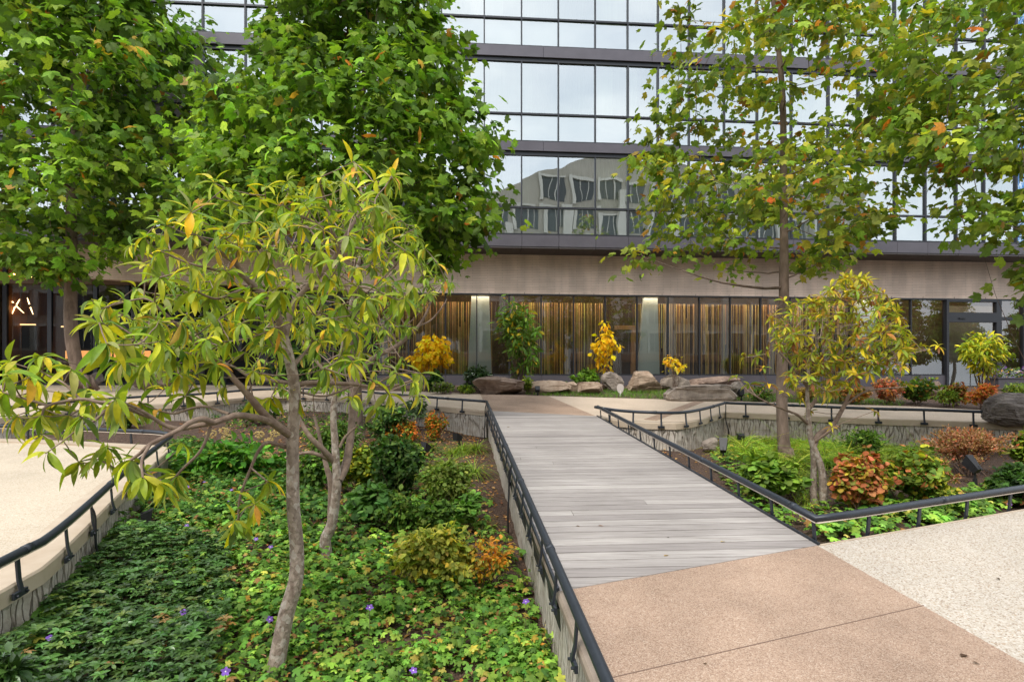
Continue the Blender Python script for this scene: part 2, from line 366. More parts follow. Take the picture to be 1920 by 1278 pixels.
# ------------------------------------------------------------------ SETTING
def sheet(name, poly, off, mat, thick=.05, kind='structure'):
    """polygon laid on the terrain; a thin slab"""
    p = [Vector((float(x), float(y), 0)) for x, y in poly]
    tri = np.array(geometry.tessellate_polygon([p])); xy = np.array(poly, float)
    a = xy[tri]; ar = (a[:, 1, 0]-a[:, 0, 0])*(a[:, 2, 1]-a[:, 0, 1])-(a[:, 1, 1]-a[:, 0, 1])*(a[:, 2, 0]-a[:, 0, 0])
    tri = np.where(ar[:, None] < 0, tri[:, ::-1], tri)
    n = len(xy); top = np.column_stack([xy, zg(xy[:, 0], xy[:, 1])+off]); bot = top-[0, 0, thick]
    area = .5*np.sum(xy[:, 0]*np.roll(xy[:, 1], -1)-np.roll(xy[:, 0], -1)*xy[:, 1])
    i = np.arange(n); j = (i+1) % n
    side = np.stack([i+n, j+n, j, i], -1) if area > 0 else np.stack([j+n, i+n, i, j], -1)
    o = mesh(name, np.concatenate([top, bot]), [np.concatenate([tri, tri[:, ::-1]+n]), side], mat)
    o['kind'] = kind; return o
def grid(name, x0, x1, y0, y1, step, off, mat):
    xs = np.arange(float(x0), x1+step, step); ys = np.arange(float(y0), y1+step, step); X, Y = np.meshgrid(xs, ys)
    Z = zg(X, Y)+off(X, Y); V = np.stack([X, Y, Z], -1).reshape(-1, 3); nx = len(xs)
    i, j = np.meshgrid(np.arange(len(ys)-1), np.arange(nx-1), indexing='ij'); a = (i*nx+j).ravel()
    o = mesh(name, V, np.stack([a, a+1, a+nx+1, a+nx], -1), mat, smooth=True); o['kind'] = 'structure'; return o
def lump(X, Y, amp=.04):
    return amp*(np.sin(X*2.3+1.1*np.sin(Y*1.7))*np.cos(Y*2.1+.8*np.sin(X*1.3))+.5*np.sin(X*5.1+Y*3.7))
def offL(x, y): return np.interp(x, [-4.2, -3.2, -.2], [-.40, -.43, -.58])+lump(np.asarray(x), np.asarray(y), .03)
def offR(x, y): return -.52+lump(np.asarray(x), np.asarray(y), .03)
grid('ground', -110, 110, -120, 40, 5, lambda X, Y: np.full(X.shape, -.85), M['asphalt'])
grid('soil', -26, 1.1, -3, 14.9, .2, offL, M['soil'])
grid('soil', .2, 18, 3.8, 12.6, .2, offR, M['soil'])
dl = lambda y: .638-.095*y            # left edge of the boardwalk
dr = lambda y: 2.075+.0976*(11.19-y)-.4230  # right edge
RN = lambda x: 4.334+.3754*(x-2.321)  # edge of the near right paving
far_left = np.array([W(px, py)[:2] for px, py in [(-420, 812), (-200, 797), (0, 783), (103, 772), (200, 764), (267, 759), (330, 756), (393, 752), (465, 745), (560, 742), (650, 746), (719, 752), (808, 760), (912, 769)]])
far_right = np.array([W(px, py)[:2] for px, py in [(1118, 781), (1160, 788), (1204, 791.5), (1250, 793), (1275, 792.5), (1303, 788), (1333, 780), (1357, 772)]])
far_right2 = np.array([W(px, py)[:2] for px, py in [(1357, 772), (1392, 773.5), (1460, 776), (1580, 782), (1658, 785), (1738, 787), (1815, 790), (1920, 795), (2100, 803), (2400, 815)]])
over = np.array([(-2.72, -1), (-2.98, 1.6), (-3.21, 3.58), (-3.315, 4.125), (-3.99, 5.8), (-4.45, 7.05), (-4.66, 7.62), (-4.80, 7.98), (-5.08, 8.2), (-5.62, 8.35), (-7.88, 8.78), (-14, 9.4), (-25, 9.9)])
far_edge = np.array([W(px, py)[:2] for px, py in [(1028, 742), (1200, 747), (1380, 752), (1560, 757), (1720, 762), (1850, 769), (1960, 776), (2200, 790)]])
sheet('path', [(.30, 3.56), (2.321, 4.334), (3.47, -6), (1.21, -6)], 0, M['tan'])
sheet('paving', [(2.321, 4.334), (16, RN(16)), (16, -6), (3.47, -6)], 0, M['cream'])
sheet('paving', [tuple(p) for p in over]+[(-25, -6), (-2.6, -6)], 0, M['cream_left'])
sheet('paving', [(-2.78, -2), (.828, -2), (1.21, -6), (-2.6, -6)], .004, M['cream_left'])
tl, tr = W(900, 738)[:2], W(1028, 742)[:2]
dlf, drf = np.array([-.50, 11.97]), np.array([1.652, 11.19])
sheet('path', [tuple(dlf), tuple(drf), tuple(tr), tuple(tl)], 0, M['tan'])
sheet('paving', [tuple(p) for p in far_left[:-1]]+[tuple(dlf), tuple(tl), (-2.2, 15.9), (-4, 16.35), (-6, 17.3), (-9, 18.3), (-26, 18.6)], 0, M['cream_far'])
sheet('paving', [tuple(drf)]+[tuple(p) for p in far_right[1:]]+[tuple(p) for p in far_right2[1:]]+[tuple(p) for p in far_edge[::-1]], 0, M['cream_far'])
sheet('path_band', [tuple(W(*q)[:2]) for q in [(1208, 786), (1232, 788), (1320, 753), (1302, 752)]], .006, M['tan'], .005)
# seam in the tan paving
sm = MB(); a, b = W(1180, 1262), W(1732, 1134.5)
a = a+(a-b)*.06
sm.bar(a+[0, 0, .001], b+[0, 0, .001], np.cross(b-a, [0, 0, 1]), .0045, .004)
tag(sm.build('path_seam', plain('seam', (.2, .135, .10), .9)), kind='structure')
lawn_in = [tuple(p) for p in far_edge]
bed = [tuple(tl), tuple(tr)]+lawn_in[1:]+[(20, 12.5), (20, 22.2), (-9, 20.2), (-9, 18.2), (-6, 17.3), (-4, 16.35), (-2.2, 15.9)]
sheet('soil', bed, -.012, M['soil'])
# ---- boardwalk: every plank in one deck
db = MB(); e = np.array([1, .06]); e = e/np.linalg.norm(e); wv = np.array([-e[1], e[0]])
nrm0 = np.array([.30, 3.56])
def clipline(y0):   # x range of a plank axis through (.,y0)
    pass
polyd = [np.array([.30, 3.56]), np.array([2.321, 4.334]), np.array([1.652, 11.19]), np.array([-.5, 11.97])]
def clip(poly, n, c, keep):
    out = []
    for i in range(len(poly)):
        p, q = poly[i], poly[(i+1) % len(poly)]; a, b = (p@n-c)*keep, (q@n-c)*keep
        if a >= 0: out.append(p)
        if a*b < 0: out.append(p+(q-p)*a/(a-b))
    return out
ks = np.arange(3.3, 12.2, .142)
for k, s0 in enumerate(ks):
    s1 = s0+.142-.010
    q = clip(clip(polyd, wv, s0, 1), wv, s1, -1)
    if len(q) < 3: continue
    # split a plank in two lengths now and then
    cuts = [q]
    if rng.random() < .08:
        cc = rng.uniform(.2, 1.8); cuts = [clip(q, e, cc-.002, -1), clip(q, e, cc+.002, 1)]
    for q in cuts:
        if len(q) < 3: continue
        n = len(q); t = np.array([[p[0], p[1], z1(*p)+.004+rng.uniform(-.0008, .0008)] for p in q]); b = t-[0, 0, .035]
        i = np.arange(n); j = (i+1) % n
        col = (rng.random(), np.clip(rng.normal(.5, .22), 0, 1), rng.random())
        f3 = np.concatenate([np.stack([np.zeros(n-2, int), np.arange(1, n-1), np.arange(2, n)], -1)])
        db.add(np.concatenate([t, b]), np.stack([i+n, j+n, j, i], -1), f3, col)
tag(db.build('boardwalk', M['deck'], tint=True), kind='structure')
sheet('boardwalk_base', [(p[0], p[1]) for p in polyd], -.05, M['darkroom'], .2)
ed = MB()
for p, q, sg in ((polyd[0], polyd[3], -1), (polyd[1], polyd[2], 1)):
    A = np.array([p[0]+sg*.012, p[1], z1(*p)-.045]); B = np.array([q[0]+sg*.012, q[1], z1(*q)-.045]); ed.bar(A, B, (0, 0, 1), .13, .016)
tag(ed.build('boardwalk_edging', M['steel']), kind='structure')
# ---- lawn strip
lawnp = [tuple(W(*q)[:2]) for q in [(985, 739), (1028, 742), (1200, 747), (1380, 752), (1560, 757), (1690, 761), (1700, 752), (1560, 744), (1380, 737), (1130, 729), (1000, 733)]]
gp = samp(lawnp, 9000); gz = zg(gp[:, 0], gp[:, 1])-.012
lb = LB(); n = len(gp); ax = np.stack([rng.normal(0, .45, n), rng.normal(0, .45, n), np.ones(n)], -1)
lb.add(place(TURF, np.column_stack([gp, gz]), ax, rng.normal(0, 1, (n, 3)), rng.uniform(.06, .13, n), palette(n, [((.07, .19, .03), 3), ((.11, .25, .035), 3), ((.2, .25, .05), .7)])))
tag(lb.build('grass', M['grass']), kind='stuff')
# ------------------------------------------------------------------ walls and railings
def offset_path(p, d, closed=False):
    t = np.gradient(p, axis=0); t /= np.linalg.norm(t, axis=1)[:, None]
    d = np.asarray(d, float); d = d[:, None] if d.ndim else d
    return p+np.stack([t[:, 1], -t[:, 0]], -1)*d        # d>0 : to the right of travel
def wall(name, label, pts, side, depth=.75, capmat='cap', cap_h=.115, thick=.28, curve=True):
    """retaining wall along the path edge; side=+1: planting lies right of travel"""
    p = spline(pts, 5) if curve else np.asarray(pts, float)
    p = resample(p, .15)
    o = thing(name, label, 'wall', (*p[len(p)//2], z1(*p[len(p)//2])-depth), 'retaining walls of the planting beds')
    out = offset_path(p, side*.022); face = offset_path(p, side*.0); back = offset_path(p, -side*thick)
    L = np.concatenate([[0], np.cumsum(np.linalg.norm(np.diff(p, axis=0), axis=1))])
    zt = zg(p[:, 0], p[:, 1])
    # grooved body: face grid with real relief
    nv = 7; n = len(p); V = []; UV = []
    for k in range(nv):
        fz = zt-cap_h+.01-(depth-cap_h)*k/(nv-1)
        rel = .006*np.sin(L*31+2*np.sin(k*1.3+L*3))+.005*np.sin(L*57+k)
        q = offset_path(p, side*(rel-.004)) if n > 2 else face
        V.append(np.column_stack([q, fz])); UV.append(np.column_stack([L, np.full(n, -k*(depth-cap_h)/(nv-1))]))
    V = np.concatenate(V); UV = np.concatenate(UV)
    i, j = np.meshgrid(np.arange(nv-1), np.arange(n-1), indexing='ij'); a = (i*n+j).ravel()
    q = np.stack([a, a+1, a+n+1, a+n], -1)
    bk = np.concatenate([np.column_stack([back, zt-cap_h]), np.column_stack([back, zt-depth])]); m0 = len(V)
    V = np.concatenate([V, bk]); UV = np.concatenate([UV, np.column_stack([np.tile(L, 2), np.zeros(2*n)])])
    a = np.arange(n-1); q2 = np.stack([m0+a+1, m0+a, m0+n+a, m0+n+a+1], -1); q3 = np.stack([a+1, a, m0+a, m0+a+1], -1)
    ends = np.array([[0, m0, m0+n, (nv-1)*n], [n-1, m0+n-1, m0+2*n-1, nv*n-1]])
    mesh('face', V, np.concatenate([q, q2, q3, ends]), M['groove'], o, uv=UV, smooth=False)
    # coping
    c = [np.column_stack([out, zt-cap_h]), np.column_stack([out, zt-.012]), np.column_stack([offset_path(p, side*.010), zt+.003]), np.column_stack([back, zt+.003]), np.column_stack([back, zt-cap_h])]
    V = np.concatenate(c); q = []
    for k in range(5):
        a = np.arange(n-1)+k*n; b = np.arange(n-1)+((k+1) % 5)*n; q.append(np.stack([a, a+1, b+1, b], -1))
    mesh('coping', V, [np.concatenate(q), np.array([[0, n, 2*n, 3*n, 4*n], [n-1, 2*n-1, 3*n-1, 4*n-1, 5*n-1]])], M[capmat], o)
    return o
def railing(label, pts, side, h=.19, spacing=.72, strip_on=False, curve=True, first=.4, style='side', cables=(), r=.028, skip=None):
    p0 = spline(pts, 6) if curve else np.asarray(pts, float)
    p = resample(p0, .12) if curve else p0
    rail2 = offset_path(p, side*.03); rail = np.column_stack([rail2, zg(p[:, 0], p[:, 1])+h])
    mid = rail[len(rail)//2]
    o = thing('handrail', label, 'railing', (mid[0], mid[1], mid[2]-h), 'low dark tube railings round the beds')
    m = MB(); m.tube(rail, r, 14)
    d = np.concatenate([[0], np.cumsum(np.linalg.norm(np.diff(rail, axis=0), axis=1))])
    at = lambda s: np.array([np.interp(s, d, rail[:, k]) for k in range(3)])
    s = 1.3
    while s < d[-1]-.3:
        m.tube([at(s-.03), at(s+.03)], r*1.12, 14); m.tube([at(s-.045), at(s-.038)], r*1.05, 14); s += 1.75
    m.build('rail', M['steel'], o, smooth=True)
    if strip_on:
        sm = MB(); q = rail-[0, 0, r+.004]
        for i in range(len(q)-1):
            t = q[i+1]-q[i]; sm.bar(q[i], q[i+1], np.cross(t, [0, 0, 1]), .026, .008)
        sm.build('light_strip', M['strip'], o)
    s = first
    while s < d[-1]-.05:
        a = at(s); t = at(min(s+.05, d[-1]))-at(max(s-.05, 0)); t /= np.linalg.norm(t); nb = np.array([t[1], -t[0], 0])*side
        pm = MB()
        foot = a+nb*.022-np.array([0, 0, h+.055])
        knee = a+nb*.012-np.array([0, 0, h-.02])
        pm.bar(a-[0, 0, r*.6], knee, t, .03, .014); pm.bar(knee, foot+nb*.008, t, .03, .014)
        pm.bar(foot-t*.06+[0, 0, -.012]+nb*-.004, foot+t*.06+[0, 0, -.012]+nb*-.004, (0, 0, 1), .04, .018)
        for k in (-1, 1): pm.tube([foot+t*.042*k+nb*.004+[0, 0, -.012], foot+t*.042*k+nb*.02+[0, 0, -.012]], .008, 6)
        pm.build('post', M['steel'], o); s += spacing*rng.uniform(.97, 1.03)
    for cs in cables:
        a = at(cs); t = at(min(cs+.05, d[-1]))-at(max(cs-.05, 0)); t /= np.linalg.norm(t); nb = np.array([t[1], -t[0], 0])*side
        cm = MB(); q = spline([a-[0, 0, .02], a+nb*.035-[0, 0, .12], a+nb*.04-[0, 0, .34], a+nb*.055+t*.05-[0, 0, .56], a+nb*.05+t*.03-[0, 0, .78]], 5)
        cm.tube(q, .010, 7); cm.build('cable', M['black'], o, smooth=True)
    return o
deckL = np.array([(dl(y), y) for y in np.linspace(12.0, -2, 30)])
wall('retaining_wall', 'grooved concrete wall along the near left edge of the wooden boardwalk', deckL, 1, .85, curve=False, cap_h=.05, thick=.05, capmat='cap_dark')
wall('retaining_wall', 'curved grooved wall with cream coping behind the orange shrubs, left of the boardwalk', far_left, 1)
wall('retaining_wall', 'grooved wall wrapping the cream lookout terrace at the left frame edge', over, 1)
wall('retaining_wall', 'curving grooved wall from the boardwalk end to the inside corner by the black conduit', far_right, 1)
wall('retaining_wall', 'long straight grooved wall behind the plane tree and red shrubs on the right', far_right2, 1)
nearR = np.array([(x, RN(x)) for x in np.linspace(2.33, 15, 40)])
wall('retaining_wall', 'grooved wall under the near right cream paving beside the deck corner', nearR, -1, .8, curve=False, cap_h=.03, thick=.012)

railing('long dark tube railing along the left edge of the boardwalk, nearest the camera', deckL, 1, .19, .60, curve=False, first=.25, cables=(5.7, .12))
railing('dark tube railing on the curved far wall left of the boardwalk, behind the magnolias', far_left, 1, .19, .72, first=.3)
railing('dark tube railing round the cream lookout terrace at the left edge', over, 1, .19, .62, first=.35, cables=(5.9,), strip_on=True)
railing('dark tube railing curving from the far boardwalk corner to the inside wall corner', far_right, 1, .19, .50, first=.42, cables=())
railing('straight dark tube railing on the far right wall behind the plane tree', far_right2, 1, .19, .78, first=.42, cables=(.04,))
rr = np.array([(1.652+.0976*(11.19-y), y) for y in np.linspace(11.19, 4.36, 16)])
rr2 = np.concatenate([rr, nearR[1:]])
def railing_corner():
    p = rr2; t = np.gradient(p, axis=0)
    return p
railing('dark tube railing on the right boardwalk edge, turning at the near cream paving', rr2, -1, .19, .60, curve=False, first=.2, strip_on=True)
# ------------------------------------------------------------------ the glass building
KF = 13.34; TH = math.atan(1/KF); CT, ST = math.cos(TH), math.sin(TH)
def LX(px, D=20.0):   # photo column -> distance along the facade
    t = (px-CX)/F; Y = D/(1-t/KF); return t*Y*CT+(Y-20)*ST
def LZ(px, py, D=20.0):
    t = (px-CX)/F; Y = D/(1-t/KF); return CZ+(HY-py)/F*Y
bl = thing('office_building', 'glass fronted building with dark metal bands over a long brick ground floor', 'building', (0, 20, 0), rot=TH)
cols = [-110, -40, 30, 98, 165, 235, 305, 380, 460, 530, 603, 680, 755, 828, 908, 978, 1047, 1116, 1177, 1234, 1292, 1358, 1420, 1484, 1553, 1610, 1678, 1735, 1793, 1845, 1905, 1965, 2030]
XS = [LX(c) for c in cols]
rows = [(6.56, 7.52, 9.38), (9.82, 10.80, 12.66), (13.15, 14.14, 15.95)]
blindcol = [((.52, .56, .53), 4), ((.72, .74, .70), 3), ((.32, .36, .37), 2.4), ((.74, .70, .58), 1.5), ((.16, .18, .19), 1.6)]
for fl, (za, zt_, zb) in enumerate(rows):
    for k in range(len(XS)-1):
        x0, x1 = XS[k], XS[k+1]
        g = .022
        m = MB()
        left = k < 12
        for (q0, q1) in ((za+.02, zt_-.02), (zt_+.02, zb-.02)):
            a, b = rng.normal(0, .0022, 2)
            m.add([[x0+g, .03+a, q0], [x1-g, .03-a, q0], [x1-g, .03-a+b, q1], [x0+g, .03+a+b, q1]], [[0, 1, 2, 3]])
        panel = (fl == 1 and cols[k] in (235, 305))
        wn = m.build('window', M['soffit'] if panel else M['glass'], bl)
        fm = MB()
        fr = .022+(.014 if rng.random() < .3 else 0)
        fm.box(x0-.0, x0+fr, -.045, .06, za, zb); fm.box(x1-fr, x1-.002, -.045, .06, za, zb)
        fm.box(x0+fr, x1-fr, -.035, .06, za, za+.045); fm.box(x0+fr, x1-fr, -.035, .06, zb-.04, zb); fm.box(x0+fr, x1-fr, -.035, .06, zt_-.03, zt_+.03)
        fm.build('frame', M['frame'], wn)
        c = palette(1, blindcol, .1)[0]
        # curtain or wall right behind the glass, in gentle folds
        nx = 24; xx = np.linspace(x0+.004, x1-.004, nx+1); yy = .32+.025*np.sin(np.arange(nx+1)*1.9+rng.uniform(0, 6))
        if rng.random() < .5: yy = np.full(nx+1, .35)
        cut = za+.005
        V = np.concatenate([np.column_stack([xx, yy, np.full(nx+1, cut)]), np.column_stack([xx, yy, np.full(nx+1, zb)])]); a = np.arange(nx)
        cc = np.tile(c, (len(V), 1))
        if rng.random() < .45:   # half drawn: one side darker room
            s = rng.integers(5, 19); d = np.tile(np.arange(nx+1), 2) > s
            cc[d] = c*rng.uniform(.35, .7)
        m = MB(); m.box(x0+.004, x1-.004, .16, .20, za+.004, zt_-.0); m.build('spandrel', M['spandrel'], wn)
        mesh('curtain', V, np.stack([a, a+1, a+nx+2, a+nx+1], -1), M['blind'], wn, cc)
# bands between floors, soffit and roof
xa, xb = XS[0], XS[-1]
def band(name, z0, z1_, y0, mat, joints):
    e = [xa]+joints+[xb]; m = MB()
    for a, b in zip(e[:-1], e[1:]): m.box(a+.006, b-.006, y0, .5, z0, z1_)
    m.build(name, mat, bl); m = MB(); m.box(xa, xb, y0+.02, .5, z0+.01, z1_-.01)
jt = [LX(c) for c in (373, 550, 720, 870, 1018, 1221, 1400, 1590, 1770)]
band('fascia', 9.48, 9.80, -.10, M['fascia'], jt); band('fascia', 12.76, 13.13, -.10, M['fascia'], jt); band('fascia', 16.04, 16.42, -.10, M['fascia'], jt)
band('fascia', 6.13, 6.53, -.12, M['fascia'], XS[1:-1])
m = MB()
for z0, z1_ in ((9.38, 9.48), (12.66, 12.76), (15.95, 16.04), (6.51, 6.56)): m.box(xa, xb, -.02, .5, z0+.001, z1_-.001)
for z0, z1_ in ((9.79, 9.82), (13.125, 13.15)): m.box(xa, xb, -.03, .5, z0+.001, z1_-.001)
m.build('shadow_gap', M['frame'], bl)
m = MB()
for a, b in zip(XS[:-1], XS[1:]): m.box(a+.008, b-.008, -.10, 1.4, 6.07, 6.125)
m.build('soffit', M['soffit'], bl)
m = MB(); m.box(xa, xb, .5, 9, 16.0, 17.2); m.box(xa, xb, .55, 9, 6.13, 6.5); m.box(xa-.2, xa, 0, 9, 1, 17.2); m.box(xb, xb+.2, 0, 9, 1, 17.2); m.box(xa, xb, 8.8, 9, 1, 16); m.box(xa, xb, 1.3, 9, 4.85, 5.0)
m.box(xa, xb, 1.3, 8.8, .95, 1.25)
m.build('wall', M['room'], bl)
# brick storey, curved up at the lobby on the left
D2 = 21.0; ZB = 4.63
XL = LX(560, D2)
prof = [(LX(-140, D2), 5.75), (LX(0, D2), 5.62), (LX(60, D2), 5.5), (LX(110, D2), 5.2), (LX(160, D2), 5.02), (LX(260, D2), 4.93), (LX(420, D2), 4.86), (LX(520, D2), 4.80), (LX(620, D2), 4.70), (LX(700, D2), ZB), (LX(2060, D2), ZB)]
V = []; 
for yy in (1.0, 1.34):
    for x, z in prof: V.append((x, yy, z))
    for x, z in prof: V.append((x, yy, 6.1))
V = np.array(V); n_ = len(prof); f = []
for i in range(n_-1):
    f += [[i, i+1, n_+i+1, n_+i], [i+1, i, 2*n_+i, 2*n_+i+1], [2*n_+i+1, 2*n_+i, 3*n_+i, 3*n_+i+1]]
mesh('brick_wall', V, np.array(f), M['brick'], bl)
m = MB()
for x in np.arange(LX(715, D2), LX(2050, D2), 1.18*1.1): m.box(x, x+.012, .992, .999, ZB, ZB+.06)
m.box(LX(690, D2), LX(2060, D2), .975, 1.2, ZB-.055, ZB-.001); m.build('lintel', M['frame'], bl)
# shop windows
sx = [700, 766, 835, 894, 955, 1015, 1076, 1135, 1195, 1253, 1312, 1370, 1427, 1482, 1540, 1595, 1650, 1709, 1773]
SX = [LX(c, D2) for c in sx]; SB = 1.63
for k in range(len(SX)-1):
    x0, x1 = SX[k], SX[k+1]; m = MB(); a, b = rng.normal(0, .0015, 2)
    m.add([[x0+.03, 1.06+a, SB+.03], [x1-.03, 1.06-a, SB+.03], [x1-.03, 1.06-a+b, ZB-.06], [x0+.03, 1.06+a+b, ZB-.06]], [[0, 1, 2, 3]])
    wn = m.build('shop_window', M['glass_low'], bl)
    m = MB(); h = .022
    m.box(x0, x0+h, 1.0, 1.12, SB, ZB-.056); m.box(x1-h, x1-.001, 1.0, 1.12, SB, ZB-.056); m.box(x0+h, x1-h, 1.02, 1.12, SB, SB+.05)
    m.build('frame', M['frame'], wn)
m = MB()
for k in range(len(SX)-1): m.box(SX[k]+.004, SX[k+1]-.004, 1.01, 1.3, .9, SB-.002)
m.build('plinth', M['fascia'], bl)
# timber slats behind the shop windows
slc = [((.44, .31, .17), 4), ((.58, .43, .21), 3), ((.27, .18, .10), 3), ((.52, .45, .20), 2.4), ((.12, .08, .05), 3), ((.66, .49, .27), 1)]
def gap(px): return 925 < px < 966 or 1141 < px < 1198 or 1613 < px
for k in range(len(SX)-1):
    m = MB(); x = SX[k]+.02
    while x < SX[k+1]-.03:
        px = sx[k]+(x-SX[k])/(SX[k+1]-SX[k])*(sx[k+1]-sx[k]); wd = rng.uniform(.022, .045)
        if not gap(px):
            low = SB-.02 if rng.random() < .8 else rng.uniform(1.7, 3.0); top = 4.42 if rng.random() < .93 else rng.uniform(2.6, 4.2)
            dp = 1.80+rng.choice([0, .035, .07]); m.box(x, x+wd, dp, dp+.03, low, top, palette(1, slc, .15)[0])
        x += wd+rng.uniform(.012, .038)
    if m.n: m.build('slat_screen', M['slat'], bl, tint=True)
m = MB()
for (a0, a1, b0, b1) in ((884, 917, 877, 922), (1207, 1233, 1195, 1237), (1606, 1640, 1600, 1648)):
    q = [LX(c, 21.55) for c in (b0, b1, a0, a1)]; zl, zh = SB-.03, 4.6
    m = MB(); m.hexa([[q[0], 1.55, zl], [q[1], 1.55, zl], [q[1], 1.7, zl], [q[0], 1.7, zl], [q[2], 1.55, zh], [q[3], 1.55, zh], [q[3], 1.7, zh], [q[2], 1.7, zh]])
    m.build('tapered_column', M['mint'], bl)
m = MB(); m.box(LX(700, 21.4), LX(2000, 21.4), 1.39, 1.5, 4.70, 4.74); m.build('added_shop_glow', plain('added_glow_strip', (1, .9, .75), .5, emit=(1, .80, .58), estr=6.5), bl)  # unseen glowing strip behind the lintel, added to brighten slats and columns
m = MB(); z = [LZ(1170, v, 21.6) for v in (617, 609, 712)]
q = [LX(c, 21.6) for c in (1155, 1186, 1194)]
m.box(q[0], q[2], 1.75, 1.9, z[0], z[1]); m.box(q[1], q[2], 1.75, 1.9, z[2], z[0]-.002); m.build('orange_portal', M['orangewood'], bl)
m = MB(); m.box(LX(640, 22.6), LX(2040, 22.6), 2.6, 2.66, 1.26, 4.84); m.build('back_wall', M['room'], bl)
# entrance door on the right
q = [LX(c, D2) for c in (1773, 1868, 1876, 1920, 2060)]
m = MB(); zt0, zt1, zh = LZ(1820, 586, D2), LZ(1820, 566, D2), LZ(1820, 604, D2); zf = 1.22
m.box(q[0], q[0]+.10, .94, 1.1, zf, ZB-.056); m.box(q[1]-.04, q[2], .94, 1.1, zf, ZB-.056); m.box(q[0]+.10, q[1]-.04, .94, 1.1, zh, zt0); m.box(q[0]+.10, q[1]-.04, .94, 1.1, zt1, ZB-.056)
m.box(q[3]-.06, q[3]+.06, .96, 1.1, zf, ZB-.056); m.box(q[2], q[3]-.06, .97, 1.1, LZ(1900, 600, D2), LZ(1900, 600, D2)+.12)
dr_ = m.build('door', M['frame'], bl)
m = MB(); xm = (q[0]+q[1])/2
m.add([[q[0]+.12, 1.03, zf], [xm-.02, 1.03, zf], [xm-.02, 1.03, zh], [q[0]+.12, 1.03, zh]], [[0, 1, 2, 3]]); m.add([[xm+.02, 1.03, zf], [q[1]-.05, 1.03, zf], [q[1]-.05, 1.03, zh], [xm+.02, 1.03, zh]], [[0, 1, 2, 3]])
m.add([[q[0]+.1, 1.03, zt0], [q[1]-.04, 1.03, zt0], [q[1]-.04, 1.03, zt1], [q[0]+.1, 1.03, zt1]], [[0, 1, 2, 3]])
m.add([[q[2], 1.05, zf], [q[3]-.06, 1.05, zf], [q[3]-.06, 1.05, ZB-.06], [q[2], 1.05, ZB-.06]], [[0, 1, 2, 3]]); m.add([[q[3]+.06, 1.05, zf], [q[4], 1.05, zf], [q[4], 1.05, ZB-.06], [q[3]+.06, 1.05, ZB-.06]], [[0, 1, 2, 3]])
m.build('pane', M['glass_low'], dr_)
m = MB(); m.tube([[xm-.06, .99, zf+.75], [xm-.06, .97, zf+.8], [xm-.06, .97, zf+1.25], [xm-.06, .99, zf+1.3]], .014, 6); m.build('handle', M['steel'], dr_)
m = MB(); m.box(q[0]+.5, q[0]+.75, .90, .938, zh+.12, zh+.17); m.build('door_sensor', M['black'], dr_)
m = MB(); m.add([[LX(1785, 22), 2.2, 1.3], [LX(1872, 22), 2.2, 1.3], [LX(1872, 22), 2.2, 4.5], [LX(1785, 22), 2.2, 4.5]], [[0, 1, 2, 3]]); m.build('inner_screen', surf('frosted_screen', (.16, .15, .13), (.24, .22, .2), 2, .7, .05), bl)
# blue patterned film in the windows at the far right
mt, nt_ = newmat('blue_film'); n = N(nt_); tc = n('ShaderNodeTexCoord').outputs['Object']
wv_ = n('ShaderNodeTexNoise', {'Vector': n('ShaderNodeMapping', {0: tc, 3: (2.5, 1, 1.1)}).outputs[0], 'Scale': 2.2, 'Detail': 2, 'Distortion': 2.2}).outputs[0]
n.out(n('ShaderNodeBsdfPrincipled', {'Base Color': n.ramp(wv_, [(.38, (.03, .12, .33)), (.46, (.10, .34, .62)), (.5, (.78, .83, .86)), (.56, (.05, .2, .48))]), 'Roughness': .2}).outputs[0])
m = MB()
for za, zt_, zb in rows: m.add([[LX(1908), -.012, za+.06], [LX(1962), -.012, za+.06], [LX(1962), -.012, zb-.06], [LX(1908), -.012, zb-.06]], [[0, 1, 2, 3]])
m.build('patterned_film', mt, bl)
# lobby on the left: dark room, glass front, wood wall, glowing counter
lx = lambda c, D: LX(c, D)
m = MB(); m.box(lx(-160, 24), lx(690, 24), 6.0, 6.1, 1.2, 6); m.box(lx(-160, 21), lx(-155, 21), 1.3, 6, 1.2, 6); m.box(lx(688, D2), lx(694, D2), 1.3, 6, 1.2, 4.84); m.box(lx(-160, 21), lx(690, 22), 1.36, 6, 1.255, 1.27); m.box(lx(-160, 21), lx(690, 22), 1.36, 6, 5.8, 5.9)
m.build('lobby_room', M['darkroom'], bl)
lobx = [-140, -60, 8, 92, 178, 238, 330, 420, 510, 600, 696]
for k in range(len(lobx)-1):
    x0, x1 = lx(lobx[k], 21.4), lx(lobx[k+1], 21.4); m = MB()
    m.add([[x0, 1.45, 1.35], [x1, 1.45, 1.35], [x1, 1.45, 5.7], [x0, 1.45, 5.7]], [[0, 1, 2, 3]]); wn = m.build('lobby_window', M['glass_lobby'], bl)
    m = MB(); m.box(x0-.07, x0+.07, 1.40, 1.5, 1.3, 5.72); m.box(x0+.07, x1-.07, 1.41, 1.5, 1.3, 1.36); m.build('frame', M['frame'], wn)
A = np.array([lx(12, 21.9), 1.95]); B = np.array([lx(134, 24.6), 4.6])
m = MB(); nb = 26
for i in range(nb):
    a = A+(B-A)*i/nb; b = A+(B-A)*(i+.93)/nb; t = unit(B-A); nn_ = np.array([-t[1], t[0]])*rng.uniform(.0, .03)
    c = np.array([1, 1, 1])*rng.uniform(.75, 1.2)
    m.hexa([[*(a-nn_), 1.28], [*(b-nn_), 1.28], [*(b+[.02, .05]), 1.28], [*(a+[.02, .05]), 1.28], [*(a-nn_), 5.22], [*(b-nn_), 5.22], [*(b+[.02, .05]), 5.22], [*(a+[.02, .05]), 5.22]], c)
m.build('wood_panelling', M['lobbywood'], bl)
